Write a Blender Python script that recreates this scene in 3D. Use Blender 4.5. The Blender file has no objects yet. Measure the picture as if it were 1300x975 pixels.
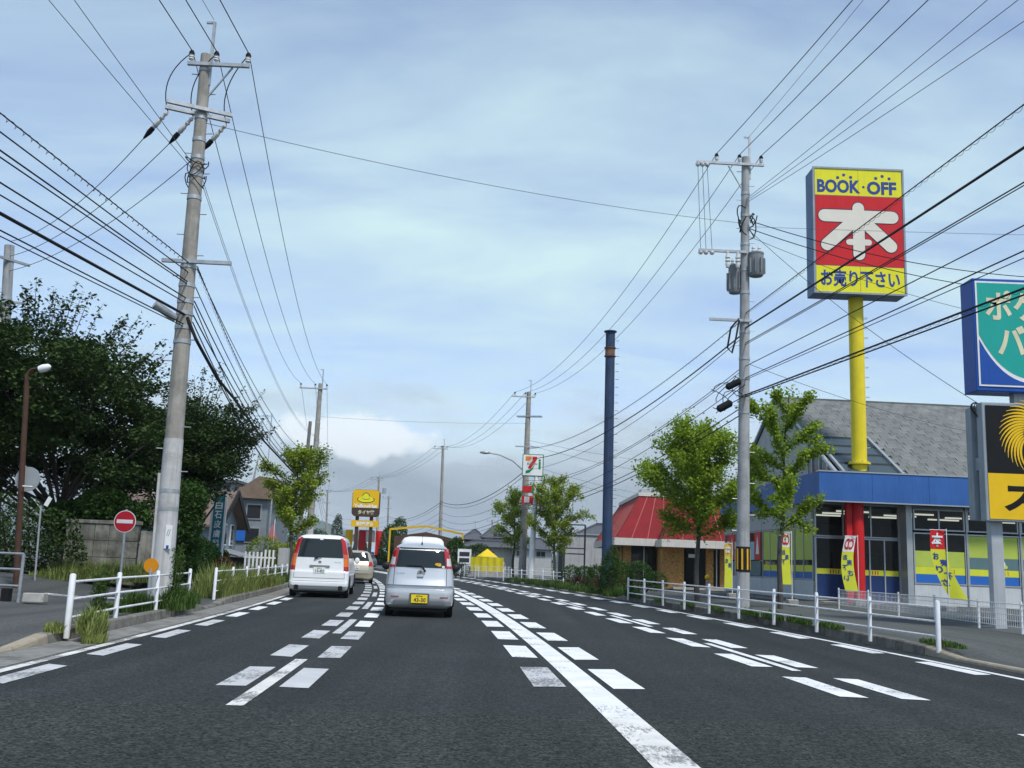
import bpy, bmesh, math, random
import numpy as np
from mathutils import Vector, Matrix
R = math.radians
S = bpy.context.scene
COL = S.collection

# ------------------------------------------------------------------ camera
F_PX, CAM_H, ROLL, PITCH = 1264.0, 1.2, R(2.2), math.atan(227 / 1264)
cam_d = bpy.data.cameras.new('camera'); cam_d.sensor_width = 36; cam_d.lens = 35.0
cam_d.clip_start = 0.1; cam_d.clip_end = 20000
cam = bpy.data.objects.new('camera', cam_d); COL.objects.link(cam)
CM = Matrix.Rotation(math.pi / 2 + PITCH, 4, 'X') @ Matrix.Rotation(ROLL, 4, 'Z')
cam.matrix_world = Matrix.Translation((0, 0, CAM_H)) @ CM
S.camera = cam

# ------------------------------------------------------------------ sky, sun, exposure
SUN_EL, SUN_ROT = R(58), R(150)
sun_d = bpy.data.lights.new('sun', 'SUN'); sun_d.energy = 3.1; sun_d.angle = R(9); sun_d.color = (1, 0.96, 0.9)
sun = bpy.data.objects.new('sun', sun_d); COL.objects.link(sun)
to_sun = Vector((math.sin(SUN_ROT) * math.cos(SUN_EL), math.cos(SUN_ROT) * math.cos(SUN_EL), math.sin(SUN_EL)))
sun.rotation_euler = to_sun.to_track_quat('Z', 'Y').to_euler()
W = bpy.data.worlds.new('World'); S.world = W; W.use_nodes = True
nt = W.node_tree; nt.nodes.clear()
def wn(t, **k):
    n = nt.nodes.new(t)
    for a, b in k.items(): setattr(n, a, b)
    return n
L = nt.links.new
sky = wn('ShaderNodeTexSky', sky_type='NISHITA', sun_disc=False, sun_elevation=SUN_EL, sun_rotation=SUN_ROT,
         air_density=1.0, dust_density=.3, ozone_density=2.5)
tc = wn('ShaderNodeTexCoord'); sep = wn('ShaderNodeSeparateXYZ'); L(tc.outputs['Generated'], sep.inputs[0])
zc = wn('ShaderNodeMath', operation='MAXIMUM'); L(sep.outputs[2], zc.inputs[0]); zc.inputs[1].default_value = 0.0
za = wn('ShaderNodeMath', operation='ADD'); L(zc.outputs[0], za.inputs[0]); za.inputs[1].default_value = 0.16
dx = wn('ShaderNodeMath', operation='DIVIDE'); L(sep.outputs[0], dx.inputs[0]); L(za.outputs[0], dx.inputs[1])
dy = wn('ShaderNodeMath', operation='DIVIDE'); L(sep.outputs[1], dy.inputs[0]); L(za.outputs[0], dy.inputs[1])
cb = wn('ShaderNodeCombineXYZ'); L(dx.outputs[0], cb.inputs[0]); L(dy.outputs[0], cb.inputs[1])
def ramp(src, stops):
    r = wn('ShaderNodeValToRGB'); e = r.color_ramp.elements
    e[0].position, e[0].color = stops[0][0], stops[0][1]
    e[1].position, e[1].color = stops[1][0], stops[1][1]
    for p, c in stops[2:]:
        n = e.new(p); n.color = c
    L(src, r.inputs[0]); return r
def g(v): return (v, v, v, 1)
n1 = wn('ShaderNodeTexNoise'); n1.inputs['Scale'].default_value = 1.25; n1.inputs['Detail'].default_value = 7; n1.inputs['Roughness'].default_value = .56
n1.inputs['Distortion'].default_value = .35
mp1 = wn('ShaderNodeMapping'); mp1.inputs['Scale'].default_value = (.75, 1.5, 1); mp1.inputs['Rotation'].default_value = (0, 0, R(25)); L(cb.outputs[0], mp1.inputs[0])
L(mp1.outputs[0], n1.inputs['Vector'])
thin = ramp(n1.outputs['Fac'], [(0.31, g(0.12)), (0.66, g(1.0))])          # thin high cloud
SKY_K = 0.13
mixc = wn('ShaderNodeMix', data_type='RGBA'); el = ramp(sep.outputs[2], [(0.0, g(.95)), (.34, g(.95)), (.56, g(.50)), (.9, g(.40))])
tm_ = wn('ShaderNodeMath', operation='MULTIPLY'); L(thin.outputs[0], tm_.inputs[0]); L(el.outputs[0], tm_.inputs[1])
L(tm_.outputs[0], mixc.inputs['Factor']); sg = wn('ShaderNodeMix', data_type='RGBA', blend_type='MULTIPLY'); sg.inputs['Factor'].default_value = 1; L(sky.outputs[0], sg.inputs['A']); sg.inputs['B'].default_value = (1.16, 1.08, 1.24, 1)
L(sg.outputs['Result'], mixc.inputs['A'])
mixc.inputs['B'].default_value = (4.6, 6.1, 6.3, 1)
# low cloud bank: thicker, grey underneath, towards the horizon
mp = wn('ShaderNodeMapping'); mp.inputs['Scale'].default_value = (3.2, 3.2, 11.0); mp.inputs['Location'].default_value = (1.7, .4, .2)
L(tc.outputs['Generated'], mp.inputs[0])
n2 = wn('ShaderNodeTexNoise'); n2.inputs['Scale'].default_value = 1.6; n2.inputs['Detail'].default_value = 8; n2.inputs['Roughness'].default_value = .55
L(mp.outputs[0], n2.inputs['Vector'])
band = ramp(sep.outputs[2], [(0.0, g(.62)), (0.10, g(.50)), (.17, g(.26)), (.26, g(.0))])
addb = wn('ShaderNodeMath', operation='ADD'); L(n2.outputs['Fac'], addb.inputs[0]); L(band.outputs[0], addb.inputs[1])
low = ramp(addb.outputs[0], [(0.74, g(0)), (0.98, g(.92))])
shade = ramp(n2.outputs['Fac'], [(0.36, (5.2, 6.0, 6.6, 1)), (0.62, (3.2, 3.95, 4.65, 1))])
hs = ramp(sep.outputs[2], [(0.0, g(.52)), (.08, g(.62)), (.15, g(1.08)), (.25, g(1.05))])
shm = wn('ShaderNodeMix', data_type='RGBA', blend_type='MULTIPLY'); shm.inputs['Factor'].default_value = 1
L(shade.outputs[0], shm.inputs['A']); L(hs.outputs[0], shm.inputs['B'])
mix2 = wn('ShaderNodeMix', data_type='RGBA'); L(low.outputs[0], mix2.inputs['Factor']); L(mixc.outputs['Result'], mix2.inputs['A']); L(shm.outputs['Result'], mix2.inputs['B'])
cd = (CM.to_3x3() @ Vector((455 - 650, -(552 - 487.5), -F_PX))).normalized()         # a cumulus bank low over the bend
vs_ = wn('ShaderNodeVectorMath', operation='SUBTRACT'); L(tc.outputs['Generated'], vs_.inputs[0]); vs_.inputs[1].default_value = cd
vm_ = wn('ShaderNodeVectorMath', operation='MULTIPLY'); L(vs_.outputs[0], vm_.inputs[0]); vm_.inputs[1].default_value = (7.5, 7.5, 20)
vl_ = wn('ShaderNodeVectorMath', operation='LENGTH'); L(vm_.outputs[0], vl_.inputs[0])
n4 = wn('ShaderNodeTexNoise'); n4.inputs['Scale'].default_value = 22; n4.inputs['Detail'].default_value = 7; L(tc.outputs['Generated'], n4.inputs['Vector'])
cu = wn('ShaderNodeMath', operation='MULTIPLY_ADD'); L(n4.outputs['Fac'], cu.inputs[0]); cu.inputs[1].default_value = 1.6; L(vl_.outputs['Value'], cu.inputs[2])
cum = ramp(cu.outputs[0], [(0.0, g(.85)), (.86, g(.8)), (1.0, g(0))]); cu.inputs[1].default_value = .9
mix3 = wn('ShaderNodeMix', data_type='RGBA'); L(cum.outputs[0], mix3.inputs['Factor']); L(mix2.outputs['Result'], mix3.inputs['A']); mix3.inputs['B'].default_value = (6.7, 7.2, 7.5, 1)
bg = wn('ShaderNodeBackground'); bg.inputs['Strength'].default_value = SKY_K; L(mix3.outputs['Result'], bg.inputs[0])
wo = wn('ShaderNodeOutputWorld'); L(bg.outputs[0], wo.inputs[0])
S.view_settings.view_transform = 'Standard'; S.view_settings.look = 'None'; S.view_settings.exposure = 0.22; S.view_settings.gamma = 1
S.cycles.max_bounces = 6; S.cycles.transparent_max_bounces = 12

# ------------------------------------------------------------------ survey helpers: picture sight lines -> places
def sight(x, y): return CM.to_3x3() @ Vector((x - 650, -(y - 487.5), -F_PX))
def gp(x, y, z=0.0):
    d = sight(x, y); return Vector((0, 0, CAM_H)) + d * ((z - CAM_H) / d.z)
def at(x, y, Y):
    d = sight(x, y); return Vector((0, 0, CAM_H)) + d * (Y / d.y)

# ------------------------------------------------------------------ mesh helpers
class MB:
    def __init__(s): s.v = []; s.f = []
    def add(s, vs, fs):
        o = len(s.v); s.v += [tuple(v) for v in vs]; s.f += [tuple(i + o for i in f) for f in fs]; return s
    def box(s, c, d, rz=0, m=None):
        x, y, z = d[0] / 2, d[1] / 2, d[2] / 2
        vs = [Vector((a * x, b * y, e * z)) for a in (-1, 1) for b in (-1, 1) for e in (-1, 1)]
        q = Matrix.Rotation(rz, 3, 'Z') if m is None else m
        vs = [q @ v + Vector(c) for v in vs]
        return s.add(vs, [(0, 1, 3, 2), (4, 6, 7, 5), (0, 4, 5, 1), (2, 3, 7, 6), (0, 2, 6, 4), (1, 5, 7, 3)])
    def bx(s, x0, x1, y0, y1, z0, z1): return s.box(((x0 + x1) / 2, (y0 + y1) / 2, (z0 + z1) / 2), (x1 - x0, y1 - y0, z1 - z0))
    def beam(s, a, b, w, h):
        a, b = Vector(a), Vector(b); d = b - a; q = d.to_track_quat('Y', 'Z').to_matrix()
        return s.box((a + b) / 2, (w, d.length, h), m=q)
    def cyl(s, a, b, r0, r1=None, n=12, caps=True):
        r1 = r0 if r1 is None else r1; a, b = Vector(a), Vector(b); q = (b - a).to_track_quat('Z', 'Y').to_matrix()
        ring = lambda p, r: [p + q @ Vector((r * math.cos(2 * math.pi * i / n), r * math.sin(2 * math.pi * i / n), 0)) for i in range(n)]
        vs = ring(a, r0) + ring(b, r1); fs = [(i, (i + 1) % n, n + (i + 1) % n, n + i) for i in range(n)]
        if caps: fs += [tuple(range(n - 1, -1, -1)), tuple(range(n, 2 * n))]
        return s.add(vs, fs)
    def tube(s, pts, r, n=6):
        pts = [Vector(p) for p in pts]; rr = r if hasattr(r, '__len__') else [r] * len(pts); vs = []; fs = []
        up = None
        for i, p in enumerate(pts):
            d = (pts[min(i + 1, len(pts) - 1)] - pts[max(i - 1, 0)]).normalized()
            if up is None: up = Vector((1, 0, 0)) if abs(d.x) < .8 else Vector((0, 0, 1))
            up = (up - d * up.dot(d)).normalized(); sd = d.cross(up)
            vs += [p + (up * math.cos(2 * math.pi * k / n) + sd * math.sin(2 * math.pi * k / n)) * rr[i] for k in range(n)]
        for i in range(len(pts) - 1):
            for k in range(n): fs.append((i * n + k, i * n + (k + 1) % n, (i + 1) * n + (k + 1) % n, (i + 1) * n + k))
        fs += [tuple(range(n - 1, -1, -1)), tuple(range((len(pts) - 1) * n, len(pts) * n))]
        return s.add(vs, fs)
    def lathe(s, c, prof, n=12):
        vs = []; fs = []
        for r, z in prof: vs += [Vector(c) + Vector((r * math.cos(2 * math.pi * k / n), r * math.sin(2 * math.pi * k / n), z)) for k in range(n)]
        for i in range(len(prof) - 1):
            for k in range(n): fs.append((i * n + k, i * n + (k + 1) % n, (i + 1) * n + (k + 1) % n, (i + 1) * n + k))
        fs += [tuple(range(n - 1, -1, -1)), tuple(range((len(prof) - 1) * n, len(prof) * n))]
        return s.add(vs, fs)
    def prism(s, poly, y0, y1):           # polygon in XZ, extruded along Y
        n = len(poly); vs = [(x, y0, z) for x, z in poly] + [(x, y1, z) for x, z in poly]
        return s.add(vs, [tuple(range(n)), tuple(range(2 * n - 1, n - 1, -1))] + [(i, i + n, (i + 1) % n + n, (i + 1) % n) for i in range(n)])
    def prismx(s, poly, x0, x1):          # polygon in YZ, extruded along X
        n = len(poly); vs = [(x0, y, z) for y, z in poly] + [(x1, y, z) for y, z in poly]
        return s.add(vs, [tuple(range(n)), tuple(range(2 * n - 1, n - 1, -1))] + [(i, i + n, (i + 1) % n + n, (i + 1) % n) for i in range(n)])
    def grid(s, fn, nu, nv):
        vs = [fn(i / nu, j / nv) for j in range(nv + 1) for i in range(nu + 1)]
        return s.add(vs, [(j * (nu + 1) + i, j * (nu + 1) + i + 1, (j + 1) * (nu + 1) + i + 1, (j + 1) * (nu + 1) + i) for j in range(nv) for i in range(nu)])
    def sphere(s, c, r, n=10, sz=(1, 1, 1)):
        prof = [(max(1e-4, math.sin(math.pi * i / (n // 2 + 2))), -math.cos(math.pi * i / (n // 2 + 2))) for i in range(n // 2 + 3)]
        o = len(s.v); s.lathe((0, 0, 0), prof, n)
        for i in range(o, len(s.v)): v = s.v[i]; s.v[i] = (c[0] + v[0] * r * sz[0], c[1] + v[1] * r * sz[1], c[2] + v[2] * r * sz[2])
        return s
    def mesh(s, name):
        me = bpy.data.meshes.new(name); me.from_pydata(s.v, [], s.f); me.update()
        b = bmesh.new(); b.from_mesh(me); bmesh.ops.recalc_face_normals(b, faces=b.faces); b.to_mesh(me); b.free(); return me
    def build(s, name, m, parent=None, smooth=False, loc=None, kind=None, bevel=0):
        me = s.mesh(name); me.materials.append(m)
        if smooth: shade(me)
        o = bpy.data.objects.new(name, me); COL.objects.link(o)
        if parent: o.parent = parent
        if loc: o.location = loc
        if kind: o['kind'] = kind
        if bevel:
            b = o.modifiers.new('bevel', 'BEVEL'); b.width = bevel; b.segments = 2; b.limit_method = 'ANGLE'
        return o
def shade(me, ang=40):
    me.polygons.foreach_set('use_smooth', [True] * len(me.polygons))
    try: me.set_sharp_from_angle(angle=R(ang))
    except Exception: pass
def tag(o, label, cat, group=None):
    o['label'] = label; o['category'] = cat
    if group: o['group'] = group
    return o
def thing(name, label, cat, loc=(0, 0, 0), rz=0, group=None):
    o = bpy.data.objects.new(name, None); COL.objects.link(o); o.location = loc; o.rotation_euler = (0, 0, rz); o.empty_display_size = .2
    return tag(o, label, cat, group)
def inst(name, me, parent, loc=(0, 0, 0), rz=0, rot=None, scale=None):
    o = bpy.data.objects.new(name, me); COL.objects.link(o); o.parent = parent; o.location = loc
    o.rotation_euler = rot if rot else (0, 0, rz)
    if scale: o.scale = scale
    return o
def copy_tree(o, parent=None):
    c = o.copy(); COL.objects.link(c); c.parent = parent
    for ch in o.children: copy_tree(ch, c)
    return c

# ------------------------------------------------------------------ materials
MATS = {}
def mat(name, col, rough=.7, metal=0, var=.12, scale=3.0, bump=0, bscale=40, streak=0, dirt=None, dscale=1.2, dth=(.5, .68), emit=0, spec=.22, coat=0, rustc=None):
    if name in MATS: return MATS[name]
    m = bpy.data.materials.new(name); m.use_nodes = True; t = m.node_tree; N = t.nodes; K = t.links.new
    p = N['Principled BSDF']; p.inputs['Roughness'].default_value = rough; p.inputs['Metallic'].default_value = metal
    p.inputs['Specular IOR Level'].default_value = spec; p.inputs['Coat Weight'].default_value = coat
    c = N.new('ShaderNodeTexCoord'); vec = c.outputs['Object']
    n = N.new('ShaderNodeTexNoise'); n.inputs['Scale'].default_value = scale; n.inputs['Detail'].default_value = 6; K(vec, n.inputs['Vector'])
    r = N.new('ShaderNodeMapRange'); r.inputs[1].default_value = .25; r.inputs[2].default_value = .75; r.inputs[3].default_value = 1 - var; r.inputs[4].default_value = 1 + var
    K(n.outputs['Fac'], r.inputs[0])
    h = N.new('ShaderNodeMix'); h.data_type = 'RGBA'; h.blend_type = 'MULTIPLY'; h.inputs['Factor'].default_value = 1
    h.inputs['A'].default_value = (*col, 1); K(r.outputs[0], h.inputs['B']); out = h.outputs['Result']
    if streak:
        mpn = N.new('ShaderNodeMapping'); mpn.inputs['Scale'].default_value = (9, 9, .5); K(vec, mpn.inputs[0])
        n3 = N.new('ShaderNodeTexNoise'); n3.inputs['Scale'].default_value = 1.5; n3.inputs['Detail'].default_value = 5; K(mpn.outputs[0], n3.inputs['Vector'])
        r3 = N.new('ShaderNodeMapRange'); r3.inputs[1].default_value = .5; r3.inputs[2].default_value = .75; r3.inputs[3].default_value = 0; r3.inputs[4].default_value = streak
        K(n3.outputs['Fac'], r3.inputs[0])
        h3 = N.new('ShaderNodeMix'); h3.data_type = 'RGBA'; K(r3.outputs[0], h3.inputs['Factor']); K(out, h3.inputs['A'])
        h3.inputs['B'].default_value = (*(rustc or tuple(x * .35 for x in col)), 1); out = h3.outputs['Result']
    if dirt:
        n2 = N.new('ShaderNodeTexNoise'); n2.inputs['Scale'].default_value = dscale; n2.inputs['Detail'].default_value = 8; n2.inputs['Roughness'].default_value = .65; K(vec, n2.inputs['Vector'])
        r2 = N.new('ShaderNodeMapRange'); r2.inputs[1].default_value = dth[0]; r2.inputs[2].default_value = dth[1]; K(n2.outputs['Fac'], r2.inputs[0])
        h2 = N.new('ShaderNodeMix'); h2.data_type = 'RGBA'; K(r2.outputs[0], h2.inputs['Factor']); K(out, h2.inputs['A']); h2.inputs['B'].default_value = (*dirt, 1); out = h2.outputs['Result']
    K(out, p.inputs['Base Color'])
    if bump:
        nb = N.new('ShaderNodeTexNoise'); nb.inputs['Scale'].default_value = bscale; nb.inputs['Detail'].default_value = 4; K(vec, nb.inputs['Vector'])
        b = N.new('ShaderNodeBump'); b.inputs['Strength'].default_value = bump; b.inputs['Distance'].default_value = .02; K(nb.outputs['Fac'], b.inputs['Height']); K(b.outputs[0], p.inputs['Normal'])
    if emit:
        K(out, p.inputs['Emission Color']); p.inputs['Emission Strength'].default_value = emit
    MATS[name] = m; return m
def asphalt(name, c0, c1, speck):
    m = bpy.data.materials.new(name); m.use_nodes = True; t = m.node_tree; N = t.nodes; K = t.links.new; p = N['Principled BSDF']
    c = N.new('ShaderNodeTexCoord'); v = c.outputs['Object']
    a = N.new('ShaderNodeTexNoise'); a.inputs['Scale'].default_value = .35; a.inputs['Detail'].default_value = 8; K(v, a.inputs['Vector'])
    ra = N.new('ShaderNodeMix'); ra.data_type = 'RGBA'; K(a.outputs['Fac'], ra.inputs['Factor']); ra.inputs['A'].default_value = (*c0, 1); ra.inputs['B'].default_value = (*c1, 1)
    # wheel tracks and oil run along the road
    mpn = N.new('ShaderNodeMapping'); mpn.inputs['Scale'].default_value = (1.6, .06, 1); K(v, mpn.inputs[0])
    w = N.new('ShaderNodeTexNoise'); w.inputs['Scale'].default_value = 1.0; w.inputs['Detail'].default_value = 5; K(mpn.outputs[0], w.inputs['Vector'])
    rw = N.new('ShaderNodeMapRange'); rw.inputs[1].default_value = .3; rw.inputs[2].default_value = .7; rw.inputs[3].default_value = .74; rw.inputs[4].default_value = 1.32; K(w.outputs['Fac'], rw.inputs[0])
    s = N.new('ShaderNodeTexVoronoi'); s.inputs['Scale'].default_value = 55; K(v, s.inputs['Vector'])
    rs = N.new('ShaderNodeMapRange'); rs.inputs[1].default_value = .0; rs.inputs[2].default_value = 1; rs.inputs[3].default_value = 1 - speck; rs.inputs[4].default_value = 1 + speck
    sp = N.new('ShaderNodeSeparateColor'); K(s.outputs['Color'], sp.inputs[0]); K(sp.outputs[0], rs.inputs[0])
    f = N.new('ShaderNodeTexNoise'); f.inputs['Scale'].default_value = 14; f.inputs['Detail'].default_value = 6; f.inputs['Roughness'].default_value = .8; K(v, f.inputs['Vector'])
    rf = N.new('ShaderNodeMapRange'); rf.inputs[1].default_value = .3; rf.inputs[2].default_value = .7; rf.inputs[3].default_value = 1 - speck * .7; rf.inputs[4].default_value = 1 + speck * .7; K(f.outputs['Fac'], rf.inputs[0])
    m0 = N.new('ShaderNodeMath'); m0.operation = 'MULTIPLY'; K(rw.outputs[0], m0.inputs[0]); K(rf.outputs[0], m0.inputs[1])
    m1 = N.new('ShaderNodeMath'); m1.operation = 'MULTIPLY'; K(m0.outputs[0], m1.inputs[0]); K(rs.outputs[0], m1.inputs[1])
    mm = N.new('ShaderNodeMix'); mm.data_type = 'RGBA'; mm.blend_type = 'MULTIPLY'; mm.inputs['Factor'].default_value = 1; K(ra.outputs['Result'], mm.inputs['A']); K(m1.outputs[0], mm.inputs['B'])
    K(mm.outputs['Result'], p.inputs['Base Color']); p.inputs['Roughness'].default_value = .85; p.inputs['Specular IOR Level'].default_value = .3
    b = N.new('ShaderNodeBump'); b.inputs['Strength'].default_value = .35; b.inputs['Distance'].default_value = .01; K(s.outputs['Distance'], b.inputs['Height']); K(b.outputs[0], p.inputs['Normal'])
    MATS[name] = m; return m
def paint(name, col, worn, th):      # road paint that has worn through to the asphalt in streaks
    m = bpy.data.materials.new(name); m.use_nodes = True; t = m.node_tree; N = t.nodes; K = t.links.new; p = N['Principled BSDF']
    c = N.new('ShaderNodeTexCoord'); v = c.outputs['Object']
    a = N.new('ShaderNodeTexNoise'); a.inputs['Scale'].default_value = 22; a.inputs['Detail'].default_value = 8; a.inputs['Roughness'].default_value = .75; K(v, a.inputs['Vector'])
    d = N.new('ShaderNodeTexNoise'); d.inputs['Scale'].default_value = 1.3; d.inputs['Detail'].default_value = 3; K(v, d.inputs['Vector'])
    a.inputs['Scale'].default_value = 18; mq = N.new('ShaderNodeMapping'); mq.inputs['Scale'].default_value = (1.6, .45, 1); K(v, mq.inputs[0]); K(mq.outputs[0], a.inputs['Vector'])
    ad = N.new('ShaderNodeMath'); ad.operation = 'ADD'; K(a.outputs['Fac'], ad.inputs[0]); K(d.outputs['Fac'], ad.inputs[1])
    r = N.new('ShaderNodeMapRange'); r.inputs[1].default_value = th; r.inputs[2].default_value = th + .12; r.inputs[4].default_value = .75; K(ad.outputs[0], r.inputs[0])
    mx = N.new('ShaderNodeMix'); mx.data_type = 'RGBA'; K(r.outputs[0], mx.inputs['Factor']); mx.inputs['A'].default_value = (*col, 1); mx.inputs['B'].default_value = (*worn, 1)
    n = N.new('ShaderNodeTexNoise'); n.inputs['Scale'].default_value = 2.5; n.inputs['Detail'].default_value = 5; K(v, n.inputs['Vector'])
    rr = N.new('ShaderNodeMapRange'); rr.inputs[1].default_value = .3; rr.inputs[2].default_value = .7; rr.inputs[3].default_value = .84; rr.inputs[4].default_value = 1.08; K(n.outputs['Fac'], rr.inputs[0])
    mm = N.new('ShaderNodeMix'); mm.data_type = 'RGBA'; mm.blend_type = 'MULTIPLY'; mm.inputs['Factor'].default_value = 1; K(mx.outputs['Result'], mm.inputs['A']); K(rr.outputs[0], mm.inputs['B'])
    K(mm.outputs['Result'], p.inputs['Base Color']); p.inputs['Roughness'].default_value = .7
    MATS[name] = m; return m
def leafmat(name, c0, c1, sc=1.6, tr=.35):
    m = bpy.data.materials.new(name); m.use_nodes = True; t = m.node_tree; N = t.nodes; K = t.links.new; p = N['Principled BSDF']
    c = N.new('ShaderNodeTexCoord'); a = N.new('ShaderNodeTexNoise'); a.inputs['Scale'].default_value = sc; a.inputs['Detail'].default_value = 6; K(c.outputs['Object'], a.inputs['Vector'])
    q = N.new('ShaderNodeTexWhiteNoise'); geo = N.new('ShaderNodeNewGeometry'); K(geo.outputs['Random Per Island'], q.inputs['Vector'])
    ad = N.new('ShaderNodeMath'); ad.operation = 'MULTIPLY_ADD'; K(geo.outputs['Random Per Island'], ad.inputs[0]); ad.inputs[1].default_value = .5
    sb = N.new('ShaderNodeMath'); sb.operation = 'SUBTRACT'; K(a.outputs['Fac'], sb.inputs[0]); sb.inputs[1].default_value = .25; K(sb.outputs[0], ad.inputs[2])
    x = N.new('ShaderNodeMix'); x.data_type = 'RGBA'; x.clamp_factor = True; K(ad.outputs[0], x.inputs['Factor']); x.inputs['A'].default_value = (*c0, 1); x.inputs['B'].default_value = (*c1, 1)
    K(x.outputs['Result'], p.inputs['Base Color']); p.inputs['Roughness'].default_value = .65; p.inputs['Specular IOR Level'].default_value = .15
    tl = N.new('ShaderNodeBsdfTranslucent'); K(x.outputs['Result'], tl.inputs[0]); mx = N.new('ShaderNodeMixShader'); mx.inputs[0].default_value = tr
    K(p.outputs[0], mx.inputs[1]); K(tl.outputs[0], mx.inputs[2]); K(mx.outputs[0], N['Material Output'].inputs['Surface'])
    MATS[name] = m; return m
def glass(name, tint, see=.45, rough=.03):
    m = bpy.data.materials.new(name); m.use_nodes = True; t = m.node_tree; N = t.nodes; K = t.links.new
    p = N['Principled BSDF']; p.inputs['Base Color'].default_value = (*tint, 1); p.inputs['Roughness'].default_value = rough
    tr = N.new('ShaderNodeBsdfTransparent'); tr.inputs[0].default_value = (.82, .88, .87, 1); mx = N.new('ShaderNodeMixShader'); mx.inputs[0].default_value = see
    K(p.outputs[0], mx.inputs[1]); K(tr.outputs[0], mx.inputs[2]); K(mx.outputs[0], N['Material Output'].inputs['Surface'])
    MATS[name] = m; return m

M_road = asphalt('asphalt', (.0105, .0145, .0145), (.0325, .037, .0355), .7)
M_near = asphalt('asphalt_near', (.0105, .0145, .0125), (.035, .040, .035), .95)
M_pave = asphalt('asphalt_pavement', (.055, .060, .058), (.085, .088, .083), .3)
M_lot = asphalt('asphalt_lot', (.058, .066, .062), (.088, .094, .088), .3)
M_paint = paint('road_paint', (.74, .76, .75), (.09, .09, .09), 1.11)
M_paintg = paint('road_paint_grey', (.50, .51, .51), (.09, .09, .09), 1.04)
M_paintw = paint('road_paint_worn', (.66, .66, .62), (.08, .08, .08), 1.0)
M_conc = mat('concrete', (.36, .35, .32), .9, var=.2, scale=5, bump=.3, dirt=(.13, .125, .11), dscale=2.2, dth=(.5, .75))
M_gutter = mat('gutter_concrete', (.21, .21, .195), .9, var=.25, scale=7, bump=.35, bscale=60, dirt=(.10, .10, .09), dscale=1.5)
M_kerb = mat('kerb_concrete', (.20, .19, .165), .9, var=.28, scale=4, bump=.4, dirt=(.07, .075, .06), dscale=2.4, dth=(.45, .7))
M_kerbt = mat('kerb_tan', (.33, .29, .22), .9, var=.22, scale=4, bump=.35, dirt=(.14, .13, .10), dscale=2.0)
M_pole = mat('pole_concrete', (.33, .315, .28), .88, var=.16, scale=3, bump=.2, streak=.55, dirt=(.17, .16, .14), dscale=1.1)
M_poleg = mat('pole_grey', (.36, .37, .37), .85, var=.14, scale=3, bump=.15, streak=.4, dirt=(.2, .2, .2), dscale=1.0)
M_polew = mat('pole_wrap', (.50, .50, .49), .6, var=.1, scale=4, streak=.45, dirt=(.3, .29, .27))
M_galv = mat('galvanised_steel', (.42, .44, .45), .5, metal=.6, var=.2, scale=9)
M_white = mat('white_rail_paint', (.74, .76, .78), .45, var=.08, scale=6, streak=.45, rustc=(.34, .25, .17), dirt=(.46, .42, .36), dscale=5, dth=(.56, .74))
M_wire = mat('wire_black', (.018, .019, .02), .6)
M_wireg = mat('wire_grey', (.10, .11, .12), .55)
M_porc = mat('porcelain', (.62, .63, .62), .25, var=.05)
M_black = mat('black_rubber', (.014, .014, .015), .8, var=.3)
M_dark = mat('dark_steel', (.035, .037, .04), .5, var=.2)
M_rust = mat('rust_brown_paint', (.075, .04, .026), .75, var=.3, scale=8, dirt=(.05, .028, .02), dscale=4)
M_grass_g = mat('ground_soil', (.10, .105, .07), .95, var=.35, scale=.05, dirt=(.06, .085, .03), dscale=.08, dth=(.4, .6))
M_hill = mat('wooded_hill', (.045, .075, .04), .95, var=.4, scale=.01)

# ------------------------------------------------------------------ the road: centre line found by survey
def cx(Y):
    if Y < -10: return cx(-10) + (Y + 10) * (-.034 + .024)
    return 1.37 - .034 * Y - .0012 * Y * Y
def cdx(Y): return -.01 if Y < -10 else -.034 - .0024 * Y
def rp(Y, t, z=0.0):
    s = cdx(Y); k = 1 / math.sqrt(1 + s * s); return Vector((cx(Y) + t * k, Y - t * s * k, z))
def kr(Y): return 6.27 if Y < 25 else 6.27 - .6 * min(1, (Y - 25) / 22)     # foot of the far-side kerb
def er(Y): return 5.82 if Y < 12 else max(5.0, 5.82 - .016 * (Y - 12))
KL = -6.28
def strip(t0, t1, y0, y1, z=0.0, step=1.5, z1=None):
    m = MB(); n = max(1, int(round((y1 - y0) / step))); f0 = t0 if callable(t0) else (lambda Y: t0); f1 = t1 if callable(t1) else (lambda Y: t1)
    m.grid(lambda u, v: rp(y0 + (y1 - y0) * v, f0(y0 + (y1 - y0) * v) * (1 - u) + f1(y0 + (y1 - y0) * v) * u, z if z1 is None else z + (z1 - z) * u), 1, n)
    return m
# ground to the horizon
gm = MB()
gm.grid(lambda u, v: (-6000 + 12000 * u, -600 + 9600 * v, -.06), 30, 30)
ground = gm.build('ground', M_grass_g, kind='structure')
road = strip(-6.4, 7.4, 8.4, 230, 0).build('road', M_road, kind='structure')
nearroad = strip(-6.4, 7.4, -30, 8.4, .0).build('road', M_near, kind='structure')  # nearest stretch: slightly lighter, greener tone with stronger speckle
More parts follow.
